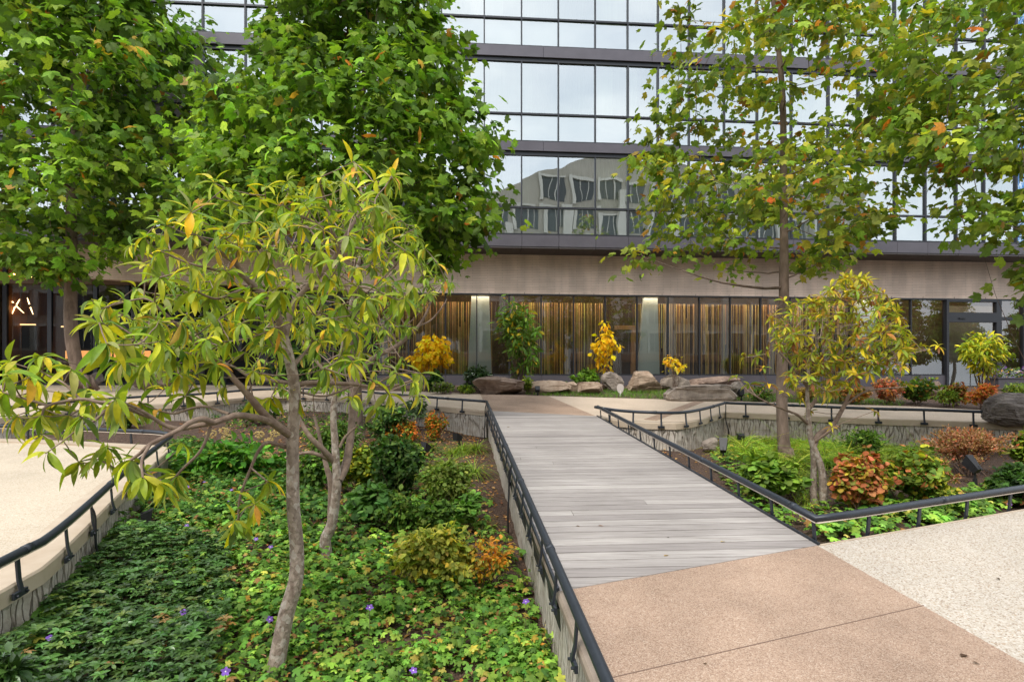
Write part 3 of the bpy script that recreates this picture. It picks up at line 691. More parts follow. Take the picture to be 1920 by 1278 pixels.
m = MB(); nA = unit(np.array([-(B-A)[1], (B-A)[0]]))
for i in range(1): m.bar([*(A+nA*-.16), 5.3], [*(B+nA*-.16), 5.3], (0, 0, 1), .03, .05)
m.build('ceiling_light_strip', plain('lit_ceiling_strip', (1, .6, .3), .5, emit=(1, .46, .14), estr=24), bl)
m = MB()
for (c0, c1, D, v0, v1) in ((122, 208, 23.2, 657, 672), (213, 281, 23.2, 657, 672), (290, 330, 23.2, 658, 672)):
    m.box(lx(c0, D), lx(c1, D), D-20, D-19.95, LZ(c0, v1, D), LZ(c0, v0, D))
m.build('glowing_counter', M['glow'], bl)
m = MB(); D = 22.4
for (c0, c1, v) in ((29, 66, 608), (114, 124, 612)): m.box(lx(c0, D), lx(c1, D), D-20, D-19.97, LZ(c0, v+1, D), LZ(c0, v-1, D))
m.build('glowing_shelf', M['glowline'], bl)
m = MB(); m.box(lx(29, 22.45), lx(66, 22.45), 2.46, 2.52, 1.3, LZ(40, 610, 22.4)); m.build('lobby_panel', M['darkroom'], bl)
# chandelier
c0 = np.array([(42-CX)/F*20.6, 20.6, LZ(42, 574, 20.6)])
ct_ = lambda px, py, Y=20.75: P(px, py, Y)
ch = thing('chandelier', 'lit sputnik chandelier with slim glowing arms in the dark lobby window', 'chandelier', tuple(ct_(42, 572)))
m = MB(); m.tube([ct_(19, 572), ct_(64, 574)], .02, 6); m.tube([ct_(40, 572), ct_(40, 528)], .012, 5); m.build('stem', M['brass'], ch)
for a, b in (((18, 562), (25, 567)), ((37, 561), (31, 571)), ((30, 573), (45, 587)), ((28, 575), (23, 588)), ((51, 558), (55, 570)), ((57, 576), (62, 589))):
    m = MB(); A_, B_ = ct_(*a), ct_(*b); m.tube([A_, A_*.5+B_*.5, B_], [.009, .017, .022] if a[1] < b[1] and b[1] < 573 else [.022, .016, .008], 6); m.build('bulb', M['bulb'], ch)
# mannequin in an upper window
mq = thing('mannequin', 'white speckled torso mannequin behind the upper left window', 'mannequin', tuple(P(356, 62, 19.75)))
mt, nt_ = newmat('speckled_white'); n = N(nt_); tc = n('ShaderNodeTexCoord').outputs['Object']
n.out(n('ShaderNodeBsdfPrincipled', {'Base Color': n.ramp(n('ShaderNodeTexVoronoi', {'Vector': tc, 'Scale': 22}).outputs['Distance'], [(.25, (.85, .86, .9)), (.45, (.2, .24, .32))]), 'Roughness': .5}).outputs[0])
m = MB(); zz = np.linspace(0, 1, 9); rx = np.array([.30, .27, .25, .27, .31, .34, .35, .27, .09])
b0 = P(355, 63, 19.62)
V = []; a = np.arange(16)*2*np.pi/16
for z_, r_ in zip(zz, rx): V.append(np.column_stack([b0[0]+r_*np.cos(a), b0[1]+.06+r_*.3*np.sin(a), np.full(16, b0[2]+z_*.52)]))
V = np.concatenate(V); i, j = np.meshgrid(np.arange(8), np.arange(16), indexing='ij')
mesh('torso', V, np.stack([i*16+j, i*16+(j+1) % 16, (i+1)*16+(j+1) % 16, (i+1)*16+j], -1).reshape(-1, 4), mt, mq, smooth=True)
m = MB(); m.tube([b0+[0, .06, .52], b0+[0, .06, .60]], .07, 10); m.build('neck', M['white'], mq)
# ---- the block across the plaza (seen only as a reflection)
ob = thing('apartment_block', 'pale stone block across the plaza mirrored in the first floor glass', 'building', (15, -28, 0))
wall_m = surf('stone_block', (.36, .33, .27), (.47, .43, .36), .3, .8, .1); dk = plain('block_glass', (.05, .055, .055), .15); pale = surf('pale_pier', (.58, .55, .48), (.68, .65, .58), .5, .7, .05)
rl = [(-90, 12), (-60, 14), (-30, 15), (-12, 17.5), (2, 21.5), (10, 25), (17, 27.5), (21, 28.2), (25, 27), (32, 26.4), (42, 25.5), (52, 25)]
V = []; 
for yy in (-25., -40.):
    for x, z in rl: V.append((x, yy, -1.2))
    for x, z in rl: V.append((x, yy, z))
k = len(rl); f = []
for i in range(k-1): f += [[i+1, i, k+i, k+i+1], [2*k+i, 2*k+i+1, 3*k+i+1, 3*k+i], [k+i+1, k+i, 3*k+i, 3*k+i+1]]
f += [[0, 2*k, 3*k, k], [3*k-1, k-1, 2*k-1, 4*k-1]]
mesh('wall', V, np.array(f), wall_m, ob)
for fl in range(6):
    m = MB(); z0 = 4.6+fl*3.5
    for x in np.arange(-88, 50, 3.4):
        if z0+2.6 > np.interp(x+1, *zip(*rl))-.8: continue
        m.box(x, x+2.3, -25.02, -24.93, z0, z0+2.3)
    if m.n: m.build('window_row', dk, ob)
    m = MB()
    for x in np.arange(-88, 50, 3.4):
        if z0+2.6 > np.interp(x+1, *zip(*rl))-.8: continue
        m.box(x-.45, x-.1, -24.9, -24.6, z0-.3, z0+2.7); m.box(x+.74, x+.82, -24.92, -24.86, z0, z0+2.3); m.box(x+1.5, x+1.58, -24.92, -24.86, z0, z0+2.3); m.box(x-.1, x+2.4, -24.9, -24.7, z0+2.32, z0+2.6)
    if m.n: m.build('window_trim', pale, ob)
m = MB()
for x in np.arange(-89, 51, 6.8): m.box(x-.5, x+.4, -24.9, -24.3, -1, np.interp(x, *zip(*rl))-4.5)
m.build('pier', pale, ob)
m = MB(); m.box(-89, 51, -24.88, -24.5, 3.4, 4.3); m.build('string_course', surf('brown_course', (.26, .16, .11), (.32, .2, .14), 1, .8, .1), ob)
m = MB(); m.box(-88, 50, -24.96, -24.91, -.6, 3.3); m.build('shopfront', dk, ob)

# ------------------------------------------------------------------ plants
UP = np.array([0, 0, 1.])
def rdir(n):
    v = rng.normal(0, 1, (n, 3)); return unit(v)
def leaves_at(pos, out, T, size, pal, droop=.35, flat=.6, jit=.18):
    n = len(pos); ax = unit(out*[1, 1, .4]+rng.normal(0, .45, (n, 3))-[0, 0, droop])
    nm = unit(UP*flat+out*.45+rng.normal(0, .4, (n, 3)))
    return place(T, pos, ax, nm, rng.uniform(.65, 1.2, n)*size, palette(n, pal, jit))
def row_half(poly, y):
    poly = np.asarray(poly, float); xs = []
    for i in range(len(poly)):
        a, b = poly[i], poly[(i+1) % len(poly)]
        if (a[1] > y) != (b[1] > y): xs.append(a[0]+(b[0]-a[0])*(y-a[1])/(b[1]-a[1]))
    return (min(xs), max(xs)) if xs else (0, 1)
def limb(m, a, b, r0, r1, sag=.12, n=7):
    a, b = np.array(a), np.array(b); L = np.linalg.norm(b-a); mid = a*.5+b*.5-np.array([0, 0, sag*L])+rng.normal(0, .045*L, 3)
    t = np.linspace(0, 1, n)[:, None]; p = (1-t)**2*a+2*t*(1-t)*mid+t*t*b
    p[1:-1] += rng.normal(0, .008*L, (n-2, 3)); m.tube(p, np.linspace(r0, r1, n), 6, caps=False); return p
def shade_tree(label, trunk_px, Y0, poly, ncl, per, csize, lsize, pal, depth=.85, grp=None, rmin=.011, fruit=0):
    """trunk given in photo pixels (x, y, radius px) at depth Y0; crown outline in pixels"""
    tp = spline(np.array(trunk_px, float), 5); tw = np.array([P(x, y, Y0) for x, y, r in tp]); tr_ = tp[:, 2]/F*Y0
    tw[:, 1] += .05*np.sin(tw[:, 2]*1.7)
    o = thing('plane_tree', label, 'tree', tuple(tw[0]), grp)
    m = MB(); m.tube(tw, tr_, 14); ang = np.arange(7)*.9
    for k in range(5):   # root flare
        a = k*1.26+.4; m.tube([tw[0]+np.array([math.cos(a)*tr_[0]*.45, math.sin(a)*tr_[0]*.45, .28]), tw[0]+np.array([math.cos(a)*tr_[0]*1.0, math.sin(a)*tr_[0]*1.0, .04]), tw[0]+np.array([math.cos(a)*tr_[0]*1.7, math.sin(a)*tr_[0]*1.7, -.1])], [tr_[0]*.55, tr_[0]*.5, tr_[0]*.3], 7)
    m.build('trunk', M['bark'], o, smooth=True)
    px = samp(poly, ncl); cl = []
    for x, y in px:
        a, b = row_half(poly, y); h = (b-a)/2; c = (a+b)/2
        d = rng.uniform(-1, 1)*math.sqrt(max(.05, 1-((x-c)/max(h, 1))**2))*min(h, 330)/F*Y0*depth
        cl.append(P(x, y, Y0+d))
    cl = np.array(cl)
    m = MB(); nodes = [(tw[i], tr_[i]) for i in range(len(tw)//4, len(tw))]
    NP = np.array([a for a, r in nodes]); NR = np.array([r for a, r in nodes])
    axis = np.array([tw[np.argmin(abs(tw[:, 2]-c[2]))] for c in cl]); order = np.argsort(np.linalg.norm((cl-axis)[:, :2], axis=1))
    for i in order:
        c = cl[i]; dv = NP-c; dist = np.linalg.norm(dv, axis=1); cost = dist+np.maximum(0, NP[:, 2]-c[2]+.15*dist)*2.5
        k = np.argmin(cost); r0 = min(NR[k]*.7, rmin+.007*dist[k]); p = limb(m, NP[k], c, max(r0, .006), .004)
        NP = np.concatenate([NP, p[2:]]); NR = np.concatenate([NR, np.linspace(r0, .005, len(p))[2:]])
    m.build('branches', M['bark'], o, smooth=True)
    L = LB(); n = ncl*per; k = np.repeat(np.arange(ncl), per); sz = csize*rng.uniform(.55, 1.35, ncl)
    q = rng.normal(0, 1, (n, 3))*[1, 1, .48]*sz[k][:, None]*.55; pos = cl[k]+q
    out = unit(unit(q)+.7*unit((pos-axis[k])*[1, 1, .5]))
    # every cluster has its own tone: some twigs have turned
    cc = palette(n, pal, .2); tone = np.exp(rng.normal(0, .22, (ncl, 1)))[k]
    turned = rng.random(ncl) < .32; alt = palette(ncl, pal, .1)[k]; cc = np.where((turned[k] & (rng.random(n) < .3))[:, None], alt*np.exp(rng.normal(0, .12, (n, 1))), cc)*tone
    ax = unit(out*[1, 1, .3]+rng.normal(0, .5, (n, 3))-[0, 0, .45]); nm = unit(UP*.5+out*.75+rng.normal(0, .38, (n, 3)))
    L.add(place(PLANE, pos, ax, nm, rng.uniform(.42, 1.3, n)*lsize, np.clip(cc, 0, .9)))
    L.build('crown', M['leaf'], o)
    return o
gt = 'plane trees in front of the glass facade'
polyA = [(-140, -170), (270, -170), (300, 0), (345, 70), (350, 130), (335, 190), (385, 250), (365, 330), (370, 390), (320, 420), (250, 465), (190, 500), (90, 518), (10, 510), (-120, 490)]
shade_tree('tall dense green plane tree at the left, trunk rising before the dark lobby', [(158, 724, 12), (147, 700, 11), (138, 640, 11), (133, 570, 10.5), (131, 510, 10), (135, 400, 8.5), (138, 280, 7), (140, 150, 5), (142, -60, 3)], 15.5, polyA, 300, 42, .72, .27, GREEN, .7, gt, .02)
polyB = [(425, -170), (770, -170), (800, 0), (825, 60), (862, 105), (850, 175), (895, 205), (940, 262), (925, 310), (890, 365), (912, 415), (860, 450), (838, 500), (720, 480), (600, 420), (500, 420), (420, 430), (372, 335), (405, 205), (388, 130), (470, 130), (515, 60), (525, 0)]
shade_tree('dense bright green plane tree left of centre, behind the yellowing magnolias', [(668, 838, 13), (666, 760, 12), (664, 660, 11), (668, 540, 9.5), (673, 430, 8), (677, 300, 6), (682, 150, 4.2), (688, 20, 3.2), (692, -120, 2)], 11.0, polyB, 370, 42, .47, .195, [(c, w) if i < 4 else (c, w*.5) for i, (c, w) in enumerate(GREEN)], .8, gt)
polyC = [(1252, -170), (1262, 20), (1250, 70), (1275, 125), (1240, 195), (1208, 225), (1202, 300), (1160, 395), (1165, 425), (1215, 435), (1195, 490), (1260, 512), (1300, 480), (1360, 525), (1400, 480), (1470, 490), (1540, 512), (1572, 470), (1630, 440), (1700, 400), (1725, 330), (1665, 250), (1712, 120), (1690, 30), (1695, -170)]
shade_tree('open plane tree turning orange, standing in the right planting bed', [(1474, 872, 13), (1470, 800, 10.5), (1467, 700, 10), (1467, 600, 9.3), (1468, 525, 8.8), (1471, 450, 7.5), (1472, 380, 7), (1470, 290, 6), (1465, 190, 5.5), (1458, 90, 4.5), (1450, -20, 3.4), (1445, -130, 2)], 9.6, polyC, 170, 36, .42, .152, MIXED, .85, gt)
polyD = [(1690, 120), (1740, 0), (1775, -130), (2150, -170), (2200, 420), (2020, 540), (1915, 560), (1880, 520), (1800, 430), (1765, 400), (1740, 300), (1640, 255)]
shade_tree('plane tree with orange tinged leaves reaching in from the right frame edge', [(2040, 905, 16), (2030, 800, 14), (2022, 650, 13), (2015, 500, 11), (2005, 350, 9), (2000, 200, 7), (1995, 50, 5), (1990, -120, 3)], 8.2, polyD, 165, 36, .44, .152, [(c, w*(1.6 if i < 2 else .7)) for i, (c, w) in enumerate(MIXED)], .8, gt)

# trees across the plaza, mirrored in the entrance glass
src = [o for o in C.objects if o.name.startswith('plane_tree')][1]
for x, y, r, sc_, lab in ((43, -8, 1, 1.05, 'plane tree across the plaza, mirrored left of the entrance door'), (50, -9, 2.5, 1.15, 'plane tree across the plaza, mirrored in the entrance door'), (57, -7, 4, .95, 'plane tree across the plaza, mirrored right of the entrance door')):
    c_ = src.copy(); C.objects.link(c_); c_.location = (x, y, -.9); c_.rotation_euler[2] = r; c_.scale = (sc_,)*3; c_['label'] = lab; c_['group'] = 'plane trees across the plaza'
    for chd in list(src.children):
        d_ = chd.copy(); C.objects.link(d_); d_.parent = c_
# ---- magnolias: whorls of long drooping leaves at the twig ends
def whorl(L, p, d, k, size, pal, T=MAGN, droop=.45):
    d = unit(np.asarray(d, float)); a = np.linspace(0, 2*np.pi, k, endpoint=False)+rng.uniform(0, 6)+rng.normal(0, .2, k)
    u = unit(np.cross(d, [.3, .2, 1.])); v = np.cross(d, u)
    rad = np.cos(a)[:, None]*u+np.sin(a)[:, None]*v
    up = rng.uniform(.1, .8, (k, 1))
    ax = unit(rad+d*up-[0, 0, 1]*rng.uniform(.5, 2.6, (k, 1))*droop)
    nm = unit(UP*.8+d*.4-rad*.15+rng.normal(0, .12, (k, 3)))
    pos = np.asarray(p)+ax*.006*size+d*rng.uniform(-.12, .02, (k, 1))*size
    L.add(place(T, pos, ax, nm, rng.uniform(.7, 1.15, k)*size, palette(k, pal, .16)))
MAGC = [((.14, .235, .025), 4), ((.215, .30, .03), 4.5), ((.085, .165, .025), 2.5), ((.33, .37, .03), 3), ((.50, .44, .025), 1.5), ((.24, .28, .13), 1.0), ((.46, .26, .06), .25)]
def px_tube(m, pts, r0, r1, Y, n=9, per=5):
    q = spline(np.array(pts, float), per); Yv = Y+(q[:, 2] if q.shape[1] > 2 else 0); m.tube([P(a, b, y) for (a, b), y in zip(q[:, :2], np.broadcast_to(Yv, len(q)))], np.linspace(r0, r1, len(q))/F*Y, n, caps=False)
    return np.array([P(a, b, y) for (a, b), y in zip(q[:, :2], np.broadcast_to(Yv, len(q)))])
Y1 = 3.45
mg = thing('magnolia', 'slender yellowing magnolia in the foreground with a leaning pale trunk', 'tree', tuple(P(512, 1300, Y1)))
m = MB(); tr1 = [(508, 1330, 0), (513, 1278, 0), (522, 1225, 0), (537, 1150, .02), (555, 1085, .03), (556, 1020, .03), (550, 950, .0), (549, 870, 0), (549, 815, 0), (553, 760, 0), (550, 710, 0), (541, 665, 0), (532, 630, 0)]
q = spline(np.array(tr1), 5); rr_ = np.interp(np.arange(len(q)), [0, 8, 20, 35, 42, 50, len(q)-1], [21, 16, 13.5, 11.3, 11, 10.3, 8.5])/F*Y1
m.tube([P(a, b, Y1+c) for a, b, c in q], rr_, 14); m.build('trunk', M['bark_mag'], mg, smooth=True)
m = MB(); tips = []
br = [([(533, 632, 0), (520, 590, -.05), (510, 565, -.08), (475, 535, -.1), (457, 518, -.12), (442, 495, -.15), (420, 478, -.2), (398, 462, -.25), (365, 440, -.3)], 7.5, 2.5),
      ([(533, 632, 0), (541, 600, .08), (550, 570, .12), (573, 543, .15), (600, 515, .15), (633, 470, .15), (622, 430, .1), (613, 388, .1), (600, 345, .08)], 8, 2.2),
      ([(633, 470, .15), (642, 452, .2), (670, 405, .25), (680, 375, .28), (664, 310, .3)], 4.5, 2), ([(680, 378, .28), (710, 350, .3), (738, 330, .3)], 2.6, 1.6),
      ([(622, 440, .1), (585, 415, 0), (558, 402, 0), (530, 385, -.05)], 3, 1.6), ([(442, 495, -.15), (447, 465, -.2), (452, 440, -.2)], 3, 1.6),
      ([(549, 818, 0), (513, 793, -.1), (488, 768, -.2), (472, 748, -.25), (455, 728, -.25), (440, 712, -.25), (422, 690, -.25), (395, 665, -.3), (365, 640, -.35), (335, 612, -.4)], 8.5, 2.6),
      ([(513, 793, -.1), (487, 784, -.25), (447, 778, -.4), (427, 783, -.45), (400, 792, -.5), (372, 797, -.5), (338, 803, -.5), (310, 797, -.5), (285, 782, -.55), (262, 768, -.6), (232, 755, -.6)], 6.2, 2.2),
      ([(400, 791, -.5), (378, 785, -.55), (356, 792, -.6), (340, 803, -.62), (318, 814, -.65), (282, 832, -.7), (262, 850, -.7), (245, 862, -.7)], 5, 2.2), ([(282, 832, -.7), (266, 862, -.75), (268, 895, -.8)], 2.5, 1.5),
      ([(430, 776, -.42), (388, 762, -.3), (360, 765, -.3), (327, 775, -.3), (300, 770, -.3)], 2.6, 1.4), ([(282, 782, -.55), (220, 760, -.6), (198, 770, -.62), (172, 791, -.65), (150, 780, -.7)], 3, 1.6),
      ([(232, 755, -.6), (190, 754, -.65), (150, 748, -.65), (90, 760, -.7), (78, 780, -.7)], 3, 1.6), ([(150, 748, -.65), (120, 718, -.6), (97, 707, -.55), (75, 695, -.5)], 2, 1.2), ([(90, 760, -.7), (40, 745, -.7), (5, 735, -.7)], 2.2, 1.2),
      ([(552, 722, 0), (575, 718, .05), (600, 717, .1), (663, 720, .2), (690, 724, .22), (738, 723, .3), (776, 712, .35)], 5.5, 2), ([(690, 724, .22), (720, 712, .25), (745, 700, .2)], 2.4, 1.3), ([(663, 722, .2), (610, 742, .1), (560, 735, .05)], 2.5, 1.5),
      ([(550, 718, 0), (500, 712, .1), (465, 704, .2), (440, 688, .25), (412, 680, .3)], 4, 1.8), ([(465, 704, .2), (470, 725, .2), (475, 745, .2)], 2, 1.2), ([(548, 690, 0), (566, 668, .1), (585, 640, .2), (580, 612, .2)], 3.2, 1.6),
      ([(540, 839, 0), (518, 832, -.05), (498, 830, -.1), (483, 848, -.12), (470, 878, -.12), (450, 932, -.12), (447, 980, -.12)], 4, 2), ([(470, 876, -.12), (490, 893, -.15), (503, 903, -.15)], 1.8, 1.2), ([(450, 935, -.12), (465, 950, -.12), (478, 945, -.12)], 1.5, 1),
      ([(395, 800, -.5), (387, 823, -.5), (372, 850, -.5), (345, 876, -.5), (318, 905, -.5)], 3, 1.6), ([(345, 876, -.5), (330, 895, -.5)], 1.5, 1),
      ([(475, 535, -.1), (440, 548, -.2), (405, 560, -.3), (365, 545, -.35)], 3, 1.6), ([(457, 518, -.12), (400, 505, -.2), (350, 492, -.25), (300, 470, -.3)], 3, 1.5), ([(520, 590, -.05), (470, 600, -.1), (420, 622, -.15), (370, 640, -.25)], 3, 1.5), ([(395, 665, -.3), (330, 660, -.4), (270, 640, -.45), (205, 600, -.5)], 3, 1.4), ([(335, 612, -.4), (300, 580, -.45), (270, 560, -.45), (200, 575, -.5)], 2.6, 1.3),
      ([(573, 543, .15), (620, 535, .1), (690, 540, .1), (740, 560, .1)], 3, 1.4), ([(640, 460, .2), (700, 470, .3), (760, 480, .35)], 2.6, 1.3), ([(550, 570, .12), (610, 590, .2), (660, 615, .2)], 2.6, 1.3)]
allp = []
for pts, a, b in br:
    w_ = px_tube(m, pts, a, b, Y1, 8); tips.append((w_[-1], w_[-1]-w_[-4])); allp.append(w_)
AP = np.concatenate(allp); L = LB()
for p, d in tips: whorl(L, p, d, rng.integers(7, 11), .145, MAGC)
# named leaf bursts seen in the photo, then fill inside the crown outline
spots = [(25, 690), (80, 665), (135, 690), (60, 735), (82, 778), (132, 778), (160, 750), (175, 752), (216, 745), (110, 735), (262, 752), (85, 850), (150, 868), (185, 860), (232, 868), (300, 905), (262, 900), (330, 890), (200, 835), (440, 975), (478, 945), (505, 903), (350, 740), (372, 700), (335, 700), (365, 548), (350, 590), (410, 600), (290, 565), (200, 575), (186, 605), (200, 645), (240, 650), (172, 562), (312, 422), (352, 412), (425, 435), (472, 450), (422, 352), (522, 385), (602, 332), (662, 303), (702, 342), (735, 330), (590, 372), (642, 352), (565, 422), (606, 432), (500, 470), (545, 350), (300, 520), (255, 600), (300, 640), (272, 690), (420, 725), (508, 745), (490, 700), (610, 690), (640, 665), (700, 715), (730, 740), (775, 715), (790, 700), (660, 745), (622, 510), (700, 560), (650, 600), (560, 480), (760, 470), (530, 440), (320, 470), (235, 560), (400, 540), (10, 745), (30, 780), (10, 700), (470, 560), (430, 640), (360, 660), (590, 590), (520, 540), (680, 430), (720, 400), (345, 830), (100, 760), (60, 705)]
polyM = [(160, 590), (250, 440), (420, 345), (560, 335), (650, 310), (740, 335), (755, 430), (790, 500), (770, 580), (700, 640), (660, 690), (560, 640), (450, 690), (330, 700), (210, 690)]
fill = [tuple(p) for p in samp(polyM, 175)]+[(x+rng.normal(0, 20), y+rng.normal(0, 14)) for x, y in spots[::2]]
for i, (x, y) in enumerate(spots+fill):
    dy = rng.uniform(-.65, .5) if i >= len(spots) else rng.uniform(-.5, .1)-(.35 if x < 320 else 0)
    p = P(x, y, Y1+dy); k = np.argmin(np.linalg.norm(AP-p, axis=1)+np.maximum(0, AP[:, 2]-p[2])*.6); a = AP[k]
    q = limb(m, a, p, .0042, .0022, .05, 6); AP = np.concatenate([AP, q[2:]]); d = unit(q[-1]-q[-3])+[0, 0, .15]
    whorl(L, p, d, rng.integers(5, 10), rng.uniform(.095, .15)*(1.12 if x < 340 and y > 640 else 1), MAGC, droop=.14 if y < 430 else rng.uniform(.2, .6))
m.build('branches', M['twig'], mg, smooth=True); L.build('crown', M['leaf_mag'], mg)

Y2 = 5.35
m2 = thing('magnolia', 'second magnolia with forked grey stems, just behind the slender foreground one', 'tree', tuple(P(614, 1050, Y2)))
m = MB(); px_tube(m, [(614, 1062), (613, 1043), (610, 1012), (621, 985), (628, 944), (632, 903), (630, 868), (628, 824), (625, 780), (630, 720), (645, 640), (660, 560), (675, 480)], 12, 3, Y2, 12); m.build('trunk', M['bark_mag'], m2, smooth=True)
m = MB(); allp = []
for pts, a, b in [([(634, 900, 0), (648, 872, .1), (655, 837, .15), (659, 800, .2), (664, 740, .25), (690, 680, .3), (745, 648, .4), (771, 623, .4), (785, 611, .4), (801, 583, .4), (811, 555, .4)], 9, 1.6), ([(785, 611, .4), (808, 600, .4), (831, 573, .4), (838, 560, .4)], 2, 1),
    ([(626, 865, 0), (604, 841, -.1), (582, 819, -.15), (564, 791, -.15), (552, 765, -.15), (520, 720, -.1)], 6.5, 2), ([(621, 863, 0), (599, 853, -.1), (580, 848, -.12), (560, 851, -.12), (535, 858, -.12)], 4.5, 2), ([(620, 1000, .3), (621, 911, .3), (613, 878, .3), (606, 850, .35), (590, 780, .4)], 8, 3), ([(637, 838, 0), (645, 822, 0), (656, 810, 0), (668, 800, 0)], 3, 1.5),
    ([(771, 623, .4), (765, 590, .4), (772, 550, .4), (775, 520, .4)], 1.8, 1), ([(745, 648, .4), (735, 622, .4), (720, 590, .4)], 1.8, 1), ([(760, 612, .4), (745, 580, .4), (742, 540, .4)], 1.5, 1), ([(690, 680, .3), (740, 690, .35), (790, 700, .35)], 2.5, 1.2), ([(630, 720, 0), (580, 660, .1), (540, 600, .15)], 4, 1.5), ([(645, 640, 0), (700, 560, .1), (740, 500, .1)], 4, 1.5), ([(660, 560, 0), (620, 480, 0), (580, 430, 0)], 3.5, 1.5)]:
    allp.append(px_tube(m, pts, a, b, Y2, 8))
AP = np.concatenate(allp); L = LB()
MAG2 = [((.12, .21, .03), 5), ((.18, .275, .04), 4), ((.075, .145, .03), 3), ((.30, .34, .045), 2.4), ((.42, .36, .04), .7), ((.45, .22, .05), .35)]
poly2 = [(440, 420), (560, 340), (700, 350), (790, 430), (850, 540), (800, 560), (770, 640), (760, 720), (700, 770), (600, 740), (500, 740), (430, 650), (330, 700), (240, 690), (230, 600), (330, 520)]
for x, y in np.concatenate([samp(poly2, 330), samp([(640, 400), (760, 400), (850, 530), (800, 570), (690, 600)], 90)]):
    p = P(x, y, Y2+rng.uniform(-.7, .9)); k = np.argmin(np.linalg.norm(AP-p, axis=1)+np.maximum(0, AP[:, 2]-p[2])*.6)
    q = limb(m, AP[k], p, .006, .003, .05, 6); AP = np.concatenate([AP, q[2:]]); whorl(L, p, unit(q[-1]-q[-3])+[0, 0, .2], rng.integers(5, 10), rng.uniform(.085, .125), MAG2, MAGN2)
m.build('branches', M['twig'], m2, smooth=True); L.build('crown', M['leaf_mag'], m2)

Y3 = 7.0
m3 = thing('magnolia', 'small yellow and brown leaved multi stem magnolia in the right bed before the plane tree', 'tree', tuple(P(1536, 962, Y3)))
m = MB(); allp = []
for pts, a, b in [([(1545, 975, 0), (1543, 905, 0), (1539, 874, 0), (1527, 842, 0), (1521, 825, 0), (1517, 795, 0), (1515, 769, 0), (1514, 725, 0), (1520, 660, 0), (1530, 600, 0)], 7.5, 2), ([(1529, 975, .1), (1525, 920, .1), (1526, 875, .05), (1524, 840, 0)], 7, 5)]: allp.append(px_tube(m, pts, a, b, Y3, 10))
m.build('trunk', M['bark_mag'], m3, smooth=True); m = MB()
for pts, a, b in [([(1525, 838, 0), (1536, 813, .1), (1561, 797, .15), (1583, 760, .2), (1593, 738, .2), (1618, 688, .3), (1650, 620, .3)], 6, 1.6), ([(1515, 795, 0), (1496, 778, -.1), (1477, 770, -.1), (1440, 755, -.15), (1405, 735, -.2)], 3, 1.2), ([(1583, 760, .2), (1620, 735, .2), (1660, 728, .2), (1700, 725, .2)], 2.6, 1), ([(1515, 769, 0), (1535, 740, .1), (1560, 690, .2), (1590, 620, .2), (1600, 560, .2)], 4, 1.4), ([(1514, 725, 0), (1480, 680, -.1), (1440, 640, -.1)], 3, 1.2), ([(1618, 688, .3), (1680, 670, .3), (1740, 655, .3)], 2, .9), ([(1520, 660, 0), (1480, 610, 0), (1450, 580, 0)], 2.4, 1), ([(1527, 828, 0), (1560, 805, -.1), (1570, 800, -.1)], 3, 1.5)]:
    allp.append(px_tube(m, pts, a, b, Y3, 7))
AP = np.concatenate(allp[2:]); L = LB()
MAG3 = [((.27, .30, .035), 4), ((.40, .37, .035), 3), ((.16, .24, .035), 4), ((.46, .36, .03), 1.2), ((.26, .13, .045), 1.7), ((.16, .07, .035), 1.0)]
poly3 = [(1440, 600), (1490, 570), (1540, 545), (1560, 515), (1620, 518), (1665, 545), (1690, 600), (1715, 640), (1700, 690), (1640, 700), (1600, 720), (1540, 740), (1480, 720), (1470, 660)]
sp3 = [(1395, 670), (1420, 668), (1440, 655), (1405, 720), (1450, 590), (1470, 565), (1440, 720), (1470, 735), (1500, 745), (1380, 705), (1760, 648), (1740, 655), (1725, 650), (1560, 800), (1550, 745), (1520, 770), (1640, 770), (1700, 720), (1590, 725), (1430, 690)]
for x, y in np.concatenate([samp(poly3, 320), np.array(sp3)]):
    p = P(x, y, Y3+rng.uniform(-.65, .65)); k = np.argmin(np.linalg.norm(AP-p, axis=1)+np.maximum(0, AP[:, 2]-p[2])*.6)
    q = limb(m, AP[k], p, .0055, .003, .05, 6); AP = np.concatenate([AP, q[2:]]); whorl(L, p, unit(q[-1]-q[-3])+[0, 0, .5], rng.integers(6, 11), rng.uniform(.10, .15), MAG3, MAGN2, droop=.15)
m.build('branches', M['twig'], m3, smooth=True); L.build('crown', M['leaf_mag'], m3)

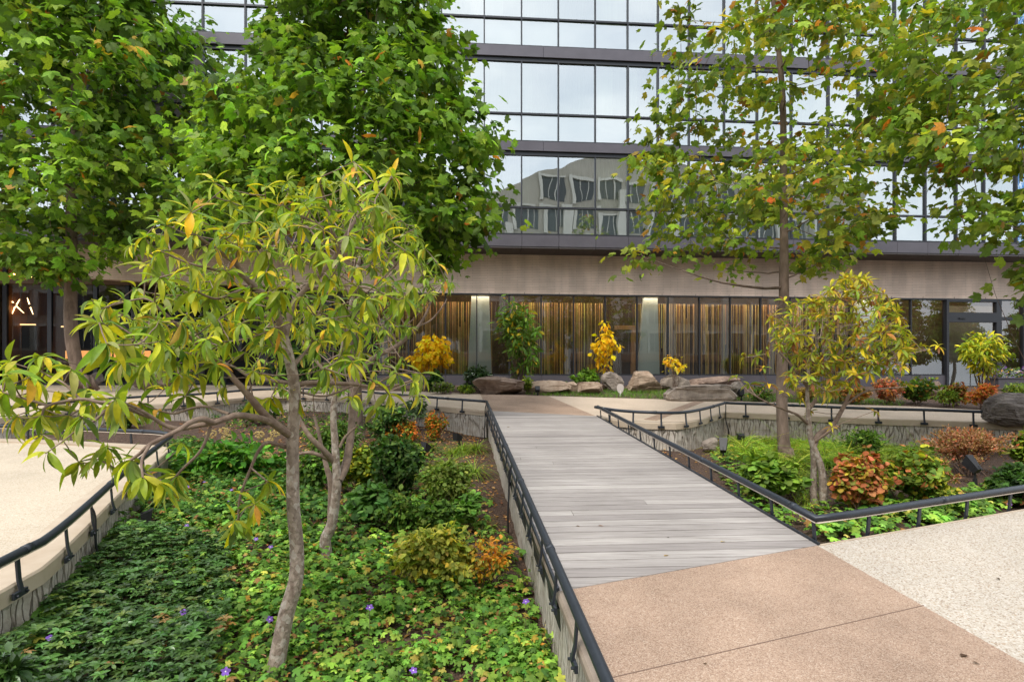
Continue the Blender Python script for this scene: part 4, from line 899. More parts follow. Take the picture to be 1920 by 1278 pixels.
# ---- shrubs
def shrub(label, box, base_py, off, T, size, n, pal, mat='leaf_soft', name='shrub', cat='shrub', lobes=9, stems=9, droop=.25, flat=.6, depth=.8, top=None, grp=None, spread=.42, stem_mat='stem', airy=0.0):
    x0, y0, x1, y1 = box; b = W((x0+x1)/2, base_py, off); Y = b[1]
    o = thing(name, label, cat, tuple(b), grp)
    n = int(n*2.3); size = size*.8; w_ = (x1-x0)/F*Y; zlo, zhi = CZ+(HY-y1)/F*Y, CZ+(HY-y0)/F*Y; h = zhi-zlo
    c0 = np.array([b[0], b[1], (zlo+zhi)/2]); R = np.array([w_/2, w_/2*depth, h/2])
    d = rdir(lobes)*rng.uniform(.3, 1, (lobes, 1))**.6; lc = c0+d*R*(1-spread)
    lr = spread*rng.uniform(.45, 1.35, lobes)
    k = rng.integers(0, lobes, n); u = rdir(n); rad = rng.uniform(.15, 1, n)**.5*lr[k]
    pos = lc[k]+u*rad[:, None]*R; pos[:, 2] = np.maximum(pos[:, 2], b[2]+.02)
    # loose shoots that break the outline
    ns = max(5, lobes); sd_ = unit(rng.normal(0, 1, (ns, 3))*[1, 1, .5]+[0, 0, .75]); j = rng.random(n) < .24; q = rng.integers(0, ns, n); ln = rng.uniform(.75, 1.3, ns)
    sp_ = c0-[0, 0, h*.15]+sd_[q]*R*(rng.uniform(.3, 1, n)*ln[q])[:, None]+rng.normal(0, .05, (n, 3))*R
    pos = np.where(j[:, None], sp_, pos); pos[:, 2] = np.maximum(pos[:, 2], b[2]+.02); u = np.where(j[:, None], unit(sd_[q]*.4+rdir(n)), u)
    out = unit(u+.5*unit((pos-c0)/R)); L = LB(); tone = np.exp(rng.normal(0, .16, (lobes, 1)))
    ax = unit(out*[1, 1, .6]+rng.normal(0, .45, (n, 3))-[0, 0, droop]); nm = unit(UP*flat+out*.5+rng.normal(0, .38, (n, 3)))
    L.add(place(T, pos, ax, nm, rng.uniform(.6, 1.25, n)*size, np.clip(palette(n, pal)*tone[k], 0, .9)))
    L.build('foliage', M[mat], o); m = MB()
    for i in range(ns): limb(m, b+[0, 0, -.02]+rng.normal(0, .03, 3)*[1, 1, 0], c0-[0, 0, h*.15]+sd_[i]*R*ln[i], min(.008, max(.003, .005*h)), .0018, 0, 6)
    for i in range(stems):
        t = lc[i % lobes]+rng.normal(0, .25, 3)*R*spread; a = b+np.array([rng.uniform(-.12, .12)*w_, rng.uniform(-.1, .1)*w_, -.03])
        limb(m, a, t, min(.013, max(.004, .009*h)), .0025, .0, 6)
    m.build('stems', M[stem_mat], o, smooth=True)
    return o
BED = -.5
G1 = [((.06, .13, .03), 3), ((.09, .19, .035), 3), ((.04, .09, .025), 2), ((.14, .23, .05), 1)]
G2 = [((.12, .21, .04), 3), ((.19, .28, .05), 3), ((.08, .15, .03), 2), ((.30, .33, .05), 1)]
DK = [((.03, .075, .025), 3), ((.045, .105, .03), 3), ((.02, .05, .018), 2)]
ORG = [((.50, .20, .035), 3), ((.42, .13, .03), 3), ((.30, .24, .04), 2), ((.12, .17, .035), 2), ((.25, .09, .04), 1)]
RED = [((.34, .12, .07), 3), ((.22, .095, .05), 2.5), ((.42, .17, .10), 2), ((.33, .25, .05), 2.4), ((.15, .19, .04), 3)]
PINK = [((.33, .18, .145), 4), ((.42, .26, .21), 3), ((.22, .12, .095), 2), ((.20, .19, .07), 1.3), ((.46, .12, .09), .7)]
YEL = [((.60, .42, .012), 4), ((.58, .34, .012), 3), ((.62, .50, .03), 2)]
# left bed
shrub('bright orange autumn shrub in front of the curved left wall', (722, 780, 792, 838), 838, BED, OVAL, .065, 900, ORG)
shrub('orange and green shrub against the grooved wall, beside the black spotlight', (790, 766, 842, 828), 826, BED, OVAL, .07, 620, ORG[:3]+[((.12, .18, .035), 5)])
shrub('blue green shrub leaning over the far left railing', (752, 738, 806, 790), 808, BED, LANCE, .13, 240, [((.10, .17, .12), 3), ((.15, .22, .16), 2), ((.07, .12, .07), 2)])
shrub('dark green viburnum behind the orange shrub', (690, 748, 772, 830), 838, BED, OVAL, .10, 620, DK+[((.09, .15, .04), 2)])
hy = shrub('bright green hydrangea with dried tan flower heads at the far end of the bed', (335, 805, 540, 905), 905, BED, OVAL, .16, 760, [((.06, .19, .03), 4), ((.10, .26, .04), 3), ((.04, .11, .025), 2), ((.2, .24, .05), .5)], flat=1.0, lobes=12, name='hydrangea')
fl_m = surf('dried_flower', (.36, .24, .07), (.55, .42, .17), 40, .8, .4)
for (x, y) in ((396, 813), (420, 808), (425, 820), (486, 815), (505, 826), (515, 813), (500, 854)):
    m = MB(); c = P(x, y, W(435, 905, BED)[1]-.45); 
    for d in rdir(46): m.add(np.array([[0, -1, 0], [.87, .5, 0], [-.87, .5, 0], [0, 0, 1.2]])*.016+c+d*[.062, .062, .042], f3=[[0, 1, 3], [1, 2, 3], [2, 0, 3], [0, 2, 1]])
    m.build('flower_head', fl_m, hy)
shrub('dark green hydrangea bush at the middle of the left bed', (676, 808, 800, 930), 935, BED, OVAL, .105, 1500, DK+[((.07, .13, .045), 3), ((.10, .16, .06), 1)], lobes=12)
shrub('yellow green bush right beside the second magnolia stems', (640, 830, 712, 918), 922, BED, ROUND, .075, 800, [((.13, .20, .03), 4), ((.08, .14, .025), 3), ((.30, .34, .04), 1.6), ((.45, .45, .04), .5)])
shrub('pale green bush between the black path light and the boardwalk wall', (784, 850, 888, 950), 952, BED, OVAL, .08, 1200, [((.17, .25, .07), 4), ((.11, .18, .045), 3), ((.25, .33, .10), 2)], lobes=11)
shrub('leafy seedling with round leaves below the dark hydrangea bush', (640, 890, 745, 985), 992, -.5, ROUND, .115, 190, [((.08, .20, .06), 4), ((.12, .26, .09), 3), ((.05, .13, .04), 2)], flat=1.3, lobes=14, spread=.3)
shrub('round leaved seedlings beside the mulch strip along the boardwalk wall', (850, 905, 905, 985), 990, -.52, ROUND, .10, 130, [((.09, .20, .05), 4), ((.13, .26, .07), 3)], flat=1.3, spread=.3)
sw = shrub('pale yellow green bush with orange right side at the wall of the boardwalk', (742, 980, 905, 1098), 1105, -.52, OVAL, .08, 1150, [((.30, .34, .08), 4), ((.21, .27, .06), 4), ((.40, .40, .10), 2), ((.15, .2, .05), 2), ((.5, .42, .06), .8)], lobes=14)
shrub('thin orange leaved bush touching the boardwalk wall', (860, 1000, 972, 1092), 1098, -.54, OVAL, .06, 190, [((.60, .33, .05), 3), ((.52, .24, .05), 3), ((.45, .38, .08), 2), ((.27, .28, .07), 2)], lobes=9)
shrub('dark clump of foliage in the moat beyond the lookout terrace', (196, 772, 268, 806), 812, BED, OVAL, .09, 520, DK+[((.1, .15, .04), 1)])
shrub('low dark shrub behind the foreground magnolia, under the far left wall', (440, 745, 520, 800), 806, BED, LANCE, .11, 420, DK)
shrub('dark glossy shrub in the bottom left corner of the frame', (-70, 1225, 62, 1320), 1370, -.42, LANCE, .10, 420, DK, 'leaf_dark')
shrub('wispy olive shrub behind the second magnolia', (560, 770, 690, 880), 872, BED, LANCE, .10, 800, G1+[((.2, .23, .06), 1)], lobes=12)
shrub('low mixed green filler shrub between the magnolia stems and the dark hydrangea', (700, 915, 800, 1000), 1004, -.52, OVAL, .08, 420, G1+[((.16, .24, .06), 1)], lobes=12, flat=.9)
shrub('green leafy plant just above the pale yellow bush', (770, 935, 862, 1000), 1006, -.52, GERAN, .10, 320, G1, flat=1.2, lobes=10)
shrub('olive green shrub below the orange shrub', (742, 826, 800, 872), 876, -.5, OVAL, .08, 420, G2)
shrub('bushy green plant behind the second magnolia trunk', (540, 838, 640, 925), 930, -.5, OVAL, .09, 620, G1, lobes=11)
# right bed
shrub('light green heart leaved shrub at the boardwalk edge in the right bed', (1388, 838, 1492, 942), 948, BED, ROUND, .11, 640, [((.14, .26, .05), 4), ((.20, .33, .06), 3), ((.08, .16, .035), 3)], lobes=12, flat=.8)
shrub('red and orange round leaved shrub right of the yellow magnolia stems', (1556, 828, 1664, 958), 962, BED, ROUND, .085, 950, RED, lobes=18, flat=.5, spread=.34)
shrub('green and yellow shrub between the red shrub and the pink shrub', (1636, 828, 1776, 945), 950, BED, ROUND, .085, 950, [((.13, .21, .04), 4), ((.08, .15, .03), 3), ((.36, .40, .05), 1.4), ((.40, .17, .08), 1)], lobes=12, flat=.6)
shrub('pinkish brown fine twigged shrub before the far right wall', (1735, 788, 1900, 882), 886, BED, LANCE, .06, 2600, PINK, lobes=16, stems=26, droop=-.5, flat=.2)
shrub('small pink and green shrub below the pinkish brown one', (1722, 850, 1798, 925), 930, BED, LANCE, .06, 1000, PINK[:2]+[((.15, .2, .05), 4)], droop=-.3)
shrub('leafy green shrub at the right frame edge by the far wall', (1888, 798, 1970, 880), 885, BED, ROUND, .09, 600, G2)
shrub('dark green mound at the right frame edge behind the near railing', (1850, 868, 1975, 935), 945, BED, GERAN, .10, 700, DK+[((.06, .13, .04), 2)], flat=1.2)
shrub('loose yellow green seedlings in front of the pink shrub by the near railing', (1690, 895, 1805, 945), 950, BED, ROUND, .075, 260, [((.24, .30, .05), 3), ((.36, .38, .05), 2), ((.13, .21, .04), 3)], lobes=14, spread=.28)
shrub('wispy green shrub left of the yellow magnolia stems in the right bed', (1448, 866, 1512, 930), 934, BED, LANCE, .09, 300, G2, lobes=12, spread=.32, droop=-.2)
shrub('low green leafy plant against the far wall behind the red shrub', (1560, 800, 1660, 858), 862, BED, LANCE, .09, 460, G1, lobes=12, droop=-.3)
# bed along the facade
sap = 'young saplings before the shop windows'
shrub('golden yellow sapling left of the first mint column', (762, 612, 846, 708), 731, 0, OVAL, .24, 210, YEL, name='sapling', cat='sapling', droop=.9, flat=.1, stems=7, grp=sap)
shrub('narrow golden yellow sapling before the dark doorway', (1096, 594, 1166, 700), 731, 0, OVAL, .22, 110, YEL, name='sapling', cat='sapling', droop=.9, flat=.1, stems=7, grp=sap, spread=.3, lobes=11)
shrub('nearly bare sapling with a few yellow leaves before the slats', (1240, 655, 1292, 712), 732, 0, OVAL, .18, 42, YEL+[((.4, .36, .06), 3)], name='sapling', cat='sapling', droop=.5, flat=.2, stems=12, grp=sap, spread=.3)
shrub('tall green magnolia sapling with yellow inner leaves before the slat screen', (926, 540, 1022, 712), 731, 0, MAGN2, .30, 520, [((.10, .21, .04), 4), ((.14, .28, .05), 3), ((.06, .13, .03), 2), ((.48, .36, .03), 1.2)], 'leaf_mag', name='sapling', cat='sapling', lobes=20, spread=.27, stems=12, grp=sap)
shrub('dense dark evergreen bush beside the first mint column', (862, 682, 920, 730), 732, 0, LANCE, .15, 900, DK+[((.08, .13, .07), 2)], 'leaf_dark')
shrub('dark upright bush under the golden sapling', (798, 696, 832, 734), 734, 0, LANCE, .14, 380, DK)
shrub('bright green clipped bush behind the tan rocks', (1064, 692, 1128, 726), 731, 0, OVAL, .13, 620, [((.09, .19, .025), 3), ((.13, .25, .035), 3), ((.05, .11, .02), 2)])
shrub('small pale green plant beside the brown boulder', (976, 702, 1000, 736), 737, 0, OVAL, .11, 150, G2)
shrub('low lavender with violet spikes at the path edge', (806, 716, 856, 738), 738, 0, LANCE, .13, 330, [((.10, .16, .06), 3), ((.16, .22, .08), 2), ((.22, .15, .42), .5)], droop=-.6)
shrub('low grassy green perennial by the brown boulder', (856, 722, 888, 738), 738, 0, LANCE, .11, 190, G2, droop=-.4)
shrub('pink and red shrub on the bank left of the mixed green shrub', (1640, 704, 1692, 757), 757, 0, OVAL, .10, 480, PINK+[((.55, .13, .10), 1.2), ((.45, .2, .04), 1)])
shrub('mixed green shrub on the bank before the entrance door', (1682, 698, 1754, 756), 757, 0, OVAL, .11, 620, G1+[((.22, .26, .05), 2), ((.4, .2, .06), .6)])
shrub('rust and green shrub right of the weathered log', (1768, 712, 1816, 760), 760, 0, OVAL, .09, 500, [((.20, .22, .05), 3), ((.33, .14, .06), 2), ((.28, .10, .06), 2), ((.12, .15, .04), 2)])
shrub('coral orange shrub beside the big dark boulder', (1812, 712, 1872, 766), 766, 0, OVAL, .09, 620, [((.52, .15, .09), 3), ((.5, .24, .06), 2), ((.33, .15, .08), 2), ((.25, .22, .06), 2)])
shrub('yellow green small tree before the entrance door', (1798, 606, 1892, 712), 742, 0, MAGN2, .24, 460, [((.24, .32, .03), 4), ((.36, .38, .03), 3), ((.13, .21, .03), 2), ((.5, .42, .03), 1)], name='sapling', cat='sapling', lobes=16, spread=.3, droop=.5, grp=sap)
shrub('olive bush at the right frame edge behind the dark boulder', (1880, 715, 1945, 752), 756, 0, LANCE, .10, 400, G2)
shrub('tall thin leafed shrub reaching up the right frame edge', (1882, 300, 2230, 560), 900, BED, OVAL, .06, 1500, [((.10, .18, .04), 3), ((.16, .24, .05), 2), ((.32, .14, .05), .4)], lobes=22, spread=.22, stems=16, airy=1)
shrub('dark evergreen behind the lookout terrace near the lobby', (505, 640, 600, 735), 738, 0, OVAL, .15, 800, DK+[((.08, .14, .04), 1)])
shrub('rusty low shrub on the bank behind the small yellow magnolia', (1560, 716, 1632, 757), 757, 0, OVAL, .10, 420, [((.30, .15, .06), 3), ((.22, .2, .05), 2), ((.42, .2, .07), 2), ((.14, .16, .04), 2)])
shrub('low green perennial on the bank between the log like rock and the coral shrub', (1752, 728, 1800, 762), 763, 0, OVAL, .09, 260, G2)
shrub('green mound by the path light, right of the long grey slab', (1400, 722, 1452, 752), 752, 0, LANCE, .10, 320, G1+[((.3, .25, .05), 1)])
shrub('tan dry perennial on the bank behind the plane trunk', (1486, 720, 1548, 750), 752, 0, LANCE, .10, 300, [((.30, .2, .09), 3), ((.2, .19, .06), 2), ((.38, .26, .12), 1)])
# ---- sedges
def tuft(label, x, y, off, r, n=150, pal=None):
    b = W(x, y, off); o = thing('sedge_tuft', label, 'grass tuft', tuple(b), 'sedge tufts in the left bed')
    a = rng.uniform(0, 6.283, n); t = rng.uniform(.1, 1.0, n); ax = np.stack([np.cos(a)*t, np.sin(a)*t, 1.0-t*.55], -1)
    pos = b+np.stack([np.cos(a)*r*.12, np.sin(a)*r*.12, np.zeros(n)], -1); L = LB()
    L.add(place(BLADE, pos, ax, UP*.5-np.stack([np.cos(a), np.sin(a), 0*a], -1), rng.uniform(.6, 1.2, n)*r, palette(n, pal or [((.12, .22, .03), 3), ((.18, .29, .04), 3), ((.26, .30, .06), 1)])))
    L.build('blades', M['grass'], o)
tuft('arching sedge tuft beside the black spotlight at the wall', 866, 845, BED, .42)
tuft('sedge tuft nearest the far corner of the boardwalk wall', 893, 842, BED, .38)
tuft('small sedge tuft left of the spotlight, before the orange shrubs', 802, 840, BED, .30)
tuft('broad sedge tuft behind the pale green bush', 838, 876, BED, .42)
tuft('sedge tuft next to the mulch strip at the boardwalk wall', 888, 886, BED, .42)
tuft('small sedge tuft between two larger ones in the left bed', 848, 850, BED, .28)
tuft('dry thin sedge tuft in front of the pale yellow bush', 768, 1096, -.53, .30, 90, [((.18, .2, .05), 3), ((.28, .24, .09), 2)])
tuft('thin sedge tuft above the orange bush', 905, 985, -.55, .26, 80, [((.2, .24, .05), 3), ((.3, .26, .08), 2)])
def Wp(poly, off): return [tuple(W(x, y, off)[:2]) for x, y in poly]
def mass(name, poly, off, offn, n, T, size, pal, mat, z0, z1_, flat=1.5, axz=0.0, kindlabel=None, wh=1, patch=.0, clump=0, cr=.14):
    q = samp(Wp(poly, off), n)
    if clump:
        cn = n//clump; cc_ = q[:cn]; kk = np.arange(n) % cn; rr0 = cr*rng.uniform(.5, 1.3, cn)[kk]; th = rng.uniform(0, 6.283, n); rd = rng.uniform(0, 1, n)**.6; q = cc_[kk]+np.stack([np.cos(th), np.sin(th)], -1)*(rr0*rd)[:, None]; hump = (1-rd**2)*rng.uniform(.02, .15, cn)[kk]
    z = zg(q[:, 0], q[:, 1])+offn(q[:, 0], q[:, 1])
    pt = np.sin(q[:, 0]*3.1+1.7*np.sin(q[:, 1]*2.3))*np.sin(q[:, 1]*3.7+1.3*np.sin(q[:, 0]*2.9))
    keep = pt > rng.uniform(-1.3, .05, n)*1 if patch else np.ones(n, bool); q, z, pt = q[keep], z[keep], pt[keep]; n = len(q)
    if clump: hump, th = hump[keep], th[keep]; tone_ = np.exp(rng.normal(0, .22, cn))[kk[keep]]
    k = np.repeat(np.arange(n), wh); a = rng.uniform(0, 6.283, n*wh)
    if wh > 1: a = np.tile(np.arange(wh)*6.283/wh, n)+np.repeat(rng.uniform(0, 6.283, n), wh)
    hz = rng.uniform(z0, z1_, n)*(1+.35*pt)
    if clump: hz = (hump if T is not BLADE else 0)+rng.uniform(z0, z0+.05, n); a = th+rng.normal(0, .5, n)
    pos = np.column_stack([q, z+hz])[k]
    ax = np.stack([np.cos(a), np.sin(a), np.full(n*wh, axz)+rng.normal(0, .15, n*wh)], -1); nm = UP*flat+rng.normal(0, .38, (n*wh, 3))
    if T is BLADE: nm = nm-np.stack([np.cos(a), np.sin(a), 0*a], -1)
    cc = palette(n, pal, .2)[k]*np.exp(.2*pt)[k][:, None]
    if clump: cc = cc*tone_[:, None]; nm = nm+np.stack([np.cos(th), np.sin(th), 0*th], -1)*.55; ax = ax-[0, 0, .25]
    L = LB(); L.add(place(T, pos, ax, nm, (rng.uniform(.6, 1.25, n)*size)[k], np.clip(cc, 0, .9)))
    o = L.build(name, M[mat], None); o['kind'] = 'stuff'; return o
mass('sedge_grass', [(1370, 838), (1400, 828), (1480, 835), (1560, 838), (1650, 842), (1720, 848), (1720, 862), (1600, 872), (1490, 876), (1380, 862)], BED, offR, 7500, BLADE, .46, [((.14, .25, .03), 3), ((.20, .32, .04), 3), ((.30, .34, .06), 1)], 'grass', .0, .02, .6, 1.7, patch=1, clump=70, cr=.10)
mass('sedge_grass', [(1480, 880), (1525, 880), (1520, 960), (1495, 950)], BED, offR, 420, BLADE, .34, [((.14, .25, .03), 3), ((.24, .30, .05), 2)], 'grass', .0, .02, .6, 1.3)
GERC = [((.085, .195, .042), 4), ((.125, .265, .055), 4), ((.055, .125, .035), 2), ((.19, .325, .065), 2.2), ((.29, .30, .08), .6), ((.26, .15, .07), .35)]
mass('ground_cover', [(300, 1010), (430, 960), (540, 1000), (640, 1030), (760, 1090), (900, 1105), (985, 1120), (1035, 1230), (1060, 1400), (1000, 1900), (380, 1900), (400, 1278), (380, 1160)], -.52, offL, 15500, GERAN, .06, GERC+[((.32, .26, .05), .25)], 'leaf_ground', .02, .2, 1.1, patch=1, clump=19, cr=.17)
mass('ground_cover', [(250, 960), (300, 860), (345, 840), (520, 880), (650, 985), (700, 1060), (620, 1050), (500, 1010), (420, 1000), (300, 1030), (200, 1040)], -.5, offL, 11000, GERAN, .066, [((.062, .155, .038), 4), ((.09, .205, .05), 3), ((.04, .10, .03), 3), ((.16, .25, .06), 1), ((.24, .14, .065), .35)], 'leaf_ground', .03, .26, 1.1, patch=1, clump=18, cr=.18)
mass('ground_cover', [(560, 905), (640, 870), (760, 840), (850, 870), (895, 930), (935, 1010), (985, 1110), (900, 1120), (760, 1100), (650, 1050)], -.52, offL, 4200, GERAN, .075, GERC, 'leaf_ground', .02, .14, 1.1, patch=1, clump=17, cr=.16)
mass('ground_cover', [(20, 1240), (150, 1105), (215, 1030), (330, 1010), (430, 1030), (440, 1140), (400, 1278), (390, 1900), (-800, 1900)], -.45, offL, 4600, LANCE, .055, [((.042, .10, .034), 4), ((.062, .145, .044), 3), ((.03, .068, .024), 2), ((.12, .18, .06), .6), ((.22, .13, .07), .12)], 'leaf_dark', .06, .2, 1.6, .25, wh=7)
mass('ground_cover', [(30, 1225), (150, 1090), (230, 1010), (190, 1040), (100, 1190), (60, 1260)], -.45, offL, 260, GERAN, .09, GERC, 'leaf_ground', .05, .16)
mass('ground_cover', [(1505, 1010), (1560, 985), (1700, 955), (1920, 925), (2300, 880), (2300, 905), (1920, 950), (1700, 992), (1560, 1016)], BED, offR, 4200, GERAN, .085, GERC, 'leaf_ground', .05, .3, 1.1, clump=20, cr=.2)
mass('ground_cover', [(1330, 850), (1380, 850), (1400, 900), (1480, 960), (1520, 1000), (1440, 985), (1350, 900)], BED, offR, 420, GERAN, .085, GERC+[((.3, .3, .06), 1)], 'leaf_ground', .04, .16)
mass('ground_cover', [(1500, 960), (1560, 940), (1900, 900), (2200, 860), (2200, 880), (1900, 930), (1560, 985)], BED, offR, 700, GERAN, .085, GERC+[((.3, .3, .06), 1)], 'leaf_ground', .02, .1)
LIT = [((.34, .19, .10), 3), ((.24, .13, .075), 3), ((.48, .32, .19), 2), ((.42, .22, .05), 1)]
mass('ground_cover', [(330, 800), (560, 770), (760, 800), (860, 850), (760, 870), (600, 860), (420, 815)], BED, offL, 1500, LANCE, .09, DK+G1, 'leaf_soft', .03, .14, 1.1, patch=1, clump=16, cr=.2)
mass('leaf_litter', [(330, 800), (560, 770), (900, 800), (880, 900), (500, 880)], BED, offL, 1800, OVAL, .06, [((.34, .19, .10), 3), ((.24, .13, .075), 3), ((.48, .32, .19), 2)], 'leaf_soft', .0, .02)
mass('leaf_litter', [(40, 1260), (220, 1000), (310, 850), (900, 800), (1000, 1100), (1060, 1300), (1060, 1900), (0, 1900)], -.5, offL, 7000, OVAL, .05, LIT, 'leaf_soft', .0, .02)
mass('leaf_litter', [(250, 960), (340, 850), (620, 860), (880, 950), (1000, 1120), (1050, 1300), (1000, 1800), (380, 1800), (380, 1160)], -.45, lambda x, y: offL(x, y)+.09, 1500, OVAL, .045, LIT, 'leaf_soft', -.03, .05)
mass('leaf_litter', [(1150, 800), (1350, 800), (1900, 835), (2000, 880), (1560, 1010), (1300, 880)], BED, offR, 1600, OVAL, .05, LIT, 'leaf_soft', .0, .02)
mass('leaf_litter', [(1640, 745), (1850, 755), (1900, 745), (1640, 735)], 0, lambda x, y: -.01+0*x, 300, OVAL, .06, LIT, 'leaf_soft', .0, .02)
# ---- violet flowers
FLW = [(95, 1195, 'violet flower by the left grooved wall foot, lowest of those there'), (252, 1015, 'large violet flower under the lookout coping, near the black conduit'), (345, 1147, 'violet flower among the dark pachysandra leaves'), (350, 985, 'violet flower between the conduit and the hanging leaf burst'), (427, 940, 'violet flower left of the hanging magnolia twig'), (506, 1160, 'wide open violet flower left of the leaning trunk'), (693, 1138, 'large violet flower right of the leaning trunk'), (775, 1256, 'violet flower nearest the bottom of the photo, below the yellow bush'), (507, 1025, 'violet flower touching the slender trunk on its left'), (268, 985, 'violet flower in front of the black spotlight under the terrace'), (383, 903, 'violet flower highest up the left bed, below the hydrangea'), (352, 912, 'small violet flower just left of the highest one'), (480, 1010, 'small violet flower beside the hanging leaf burst'), (986, 1127, 'violet flower closest to the boardwalk wall'), (423, 1258, 'violet flower at the bottom edge between dark and bright leaves'), (434, 918, 'half hidden violet flower behind the hanging twig'), (1868, 912, 'violet flower behind the near right railing'), (1893, 945, 'violet flower at the right frame edge under the railing')]
pet = blade(2, .42, .1, .15, .5, .6)
for x, y, lab in FLW:
    b = W(x, y, -.28); o = thing('geranium_flower', lab, 'flower', tuple(b), 'violet flowers in the ground cover')
    tow = unit(np.array([0, 0, CZ])-b)*.5+UP*.8; tow = unit(tow+rng.normal(0, .2, 3)); u = unit(np.cross(tow, [1, 0, 0])); v = np.cross(tow, u); a = np.arange(5)*1.2566+rng.uniform(0, 6)
    ax = np.cos(a)[:, None]*u+np.sin(a)[:, None]*v; L = LB(); s_ = rng.uniform(.018, .024)*(1.2 if y > 1000 else 1)
    L.add(place(pet, np.tile(b, (5, 1)), ax+tow*.15, np.tile(tow, (5, 1)), s_, palette(5, [((.17, .085, .60), 1)], .08))); L.build('petals', M['petal'], o)
    m = MB(); m.tube([b, b+tow*.004], [.005, .003], 8); m.build('flower_centre', M['white'], o)
    m = MB(); m.tube([b-tow*.003, b-[0, 0, .1], b-[.01, 0, .22]], .0018, 5); m.build('stalk', M['stem'], o)
# ---- fallen leaves
for x, y, c, s_, lab in [(1121, 984, (.50, .2, .08), .05, 'orange fallen leaf in the middle of the boardwalk'), (1253, 1007, (.05, .03, .02), .035, 'dark scrap of leaf near the boardwalk right half'), (1245, 1041, (.55, .36, .12), .05, 'yellow fallen leaf near the front boardwalk end'), (1080, 985, (.2, .11, .06), .04, 'brown scrap of leaf near the left boardwalk edge'), (1352, 1015, (.6, .45, .22), .045, 'pale yellow leaf near the boardwalk corner railing'), (955, 800, (.25, .15, .08), .07, 'brown leaf at the far end of the boardwalk'), (1803, 1229, (.10, .06, .04), .05, 'dark curled leaf on the tan paving'), (1823, 1239, (.08, .05, .035), .03, 'dark crumb of leaf beside the curled leaf on tan paving'), (1868, 1082, (.12, .09, .07), .03, 'dark speck of leaf on the near cream paving'), (1325, 1244, (.16, .1, .06), .025, 'tiny dark leaf bit on the tan paving near the frame bottom')]:
    b = W(x, y, .008); L = LB(); a = rng.uniform(0, 6); L.add(place(OVAL, b[None], [[math.cos(a), math.sin(a), .05]], [[0, .1, 1]], s_, np.array([c]))); o = L.build('fallen_leaf', M['leaf_soft']); tag(o, lab, 'fallen leaf', 'fallen leaves on the paving')
# ------------------------------------------------------------------ boulders
import bmesh
def rock(label, box, mat, depth=.7, seed=0, planes=10, off=0, rough=.06, box_like=0.0, name='boulder'):
    x0, y0, x1, y1 = box; b = W((x0+x1)/2, y1, off); r2 = np.random.default_rng(seed); bm = bmesh.new(); bmesh.ops.create_icosphere(bm, subdivisions=5, radius=1)
    V = np.array([v.co for v in bm.verts]); f = np.array([[v.index for v in fc.verts] for fc in bm.faces]); bm.free()
    V = np.sign(V)*np.abs(V)**(.62-.35*box_like)
    a = r2.uniform(-.5, .5) if not box_like else r2.uniform(-.12, .12); V = V@np.array([[math.cos(a), 0, math.sin(a)], [0, 1, 0], [-math.sin(a), 0, math.cos(a)]])
    for k in range(planes):
        n_ = unit(r2.normal(0, 1, 3)*[1, 1, .9]); d = r2.uniform(.6, .95)*(1.0+.45*box_like); s_ = V@n_; V = V-np.maximum(0, s_-d)[:, None]*n_*.99
    D = np.array([mnoise.fractal(Vector(v*1.3+seed*7.1), 1.0, 2.1, 6)+.8*mnoise.cell(Vector(v*2.1+seed*5.3)) for v in V]); D2_ = np.array([mnoise.fractal(Vector(v*[3, 3, 9]+seed*3.1), .9, 2.1, 5) for v in V])
    V = V*(1+rough*D+rough*.5*D2_)[:, None]
    w_ = (x1-x0)/F*b[1]; h = (y1-y0)/F*b[1]*1.06; V = V-V.min(0); V = V/V.max(0); V = (V-[.5, .5, .0])*[w_, w_*depth, h*1.08]+[0, w_*depth*.45, -.08*h]
    o = mesh(name, V+b, f, M[mat], None, smooth=True)
    o.data.transform(Matrix.Translation(-Vector(b))); o.location = b
    try: o.data.set_sharp_from_angle(angle=math.radians(14))
    except Exception: pass
    tag(o, label, 'boulder', 'boulders along the upper path'); return o
rock('long brown boulder with pink broken right face at the tan path end', (884, 707, 985, 740), 'rock_brown', .6, 3, 12, rough=.05)
rock('low flat tan boulder right of the small pale plant', (984, 714, 1074, 738), 'rock_tan', .6, 8)
rock('small tan boulder between the low flat one and the square one', (1056, 716, 1090, 735), 'rock_tan', .8, 12)
rock('square pinkish tan boulder with a flat top', (1084, 717, 1132, 739), 'rock_tan', .7, 17, 12, box_like=.4)
rock('upright grey boulder with sloping right side', (1127, 698, 1172, 733), 'rock_gray', .8, 21)
rock('rounded tan boulder behind the lawn', (1178, 697, 1246, 734), 'rock_tan', .7, 33)
rock('flat grey stacked boulder behind the long grey slab', (1236, 703, 1298, 732), 'rock_gray', .6, 40, 12, box_like=.4)
rock('long grey layered slab boulder standing on the lawn edge', (1250, 722, 1386, 752), 'rock_gray', .4, 46, 6, box_like=.9, rough=.075)
rock('brown boulder topped by dry twigs behind the long slab', (1296, 706, 1400, 728), 'rock_brown', .5, 51)
rock('pale boulder tip right of the long slab, by the path light', (1372, 716, 1402, 746), 'rock_gray', .8, 57)
rock('big dark weathered boulder at the right frame edge', (1868, 740, 2010, 798), 'rock_dark', .4, 60, 9, rough=.07)
rock('weathered brown log like rock on the bank by the door', (1738, 716, 1776, 748), 'rock_brown', .6, 66)
rock('pale blue grey stone in the corner of the right bed', (1318, 822, 1350, 846), 'rock_gray', .8, 70, off=BED)
rock('grey brown boulder by the lobby, behind the magnolia leaves', (236, 694, 312, 730), 'rock_brown', .6, 74)
rock('small dark boulder at the left lobby, beside the plane trunk', (164, 698, 192, 722), 'rock_dark', .7, 79)
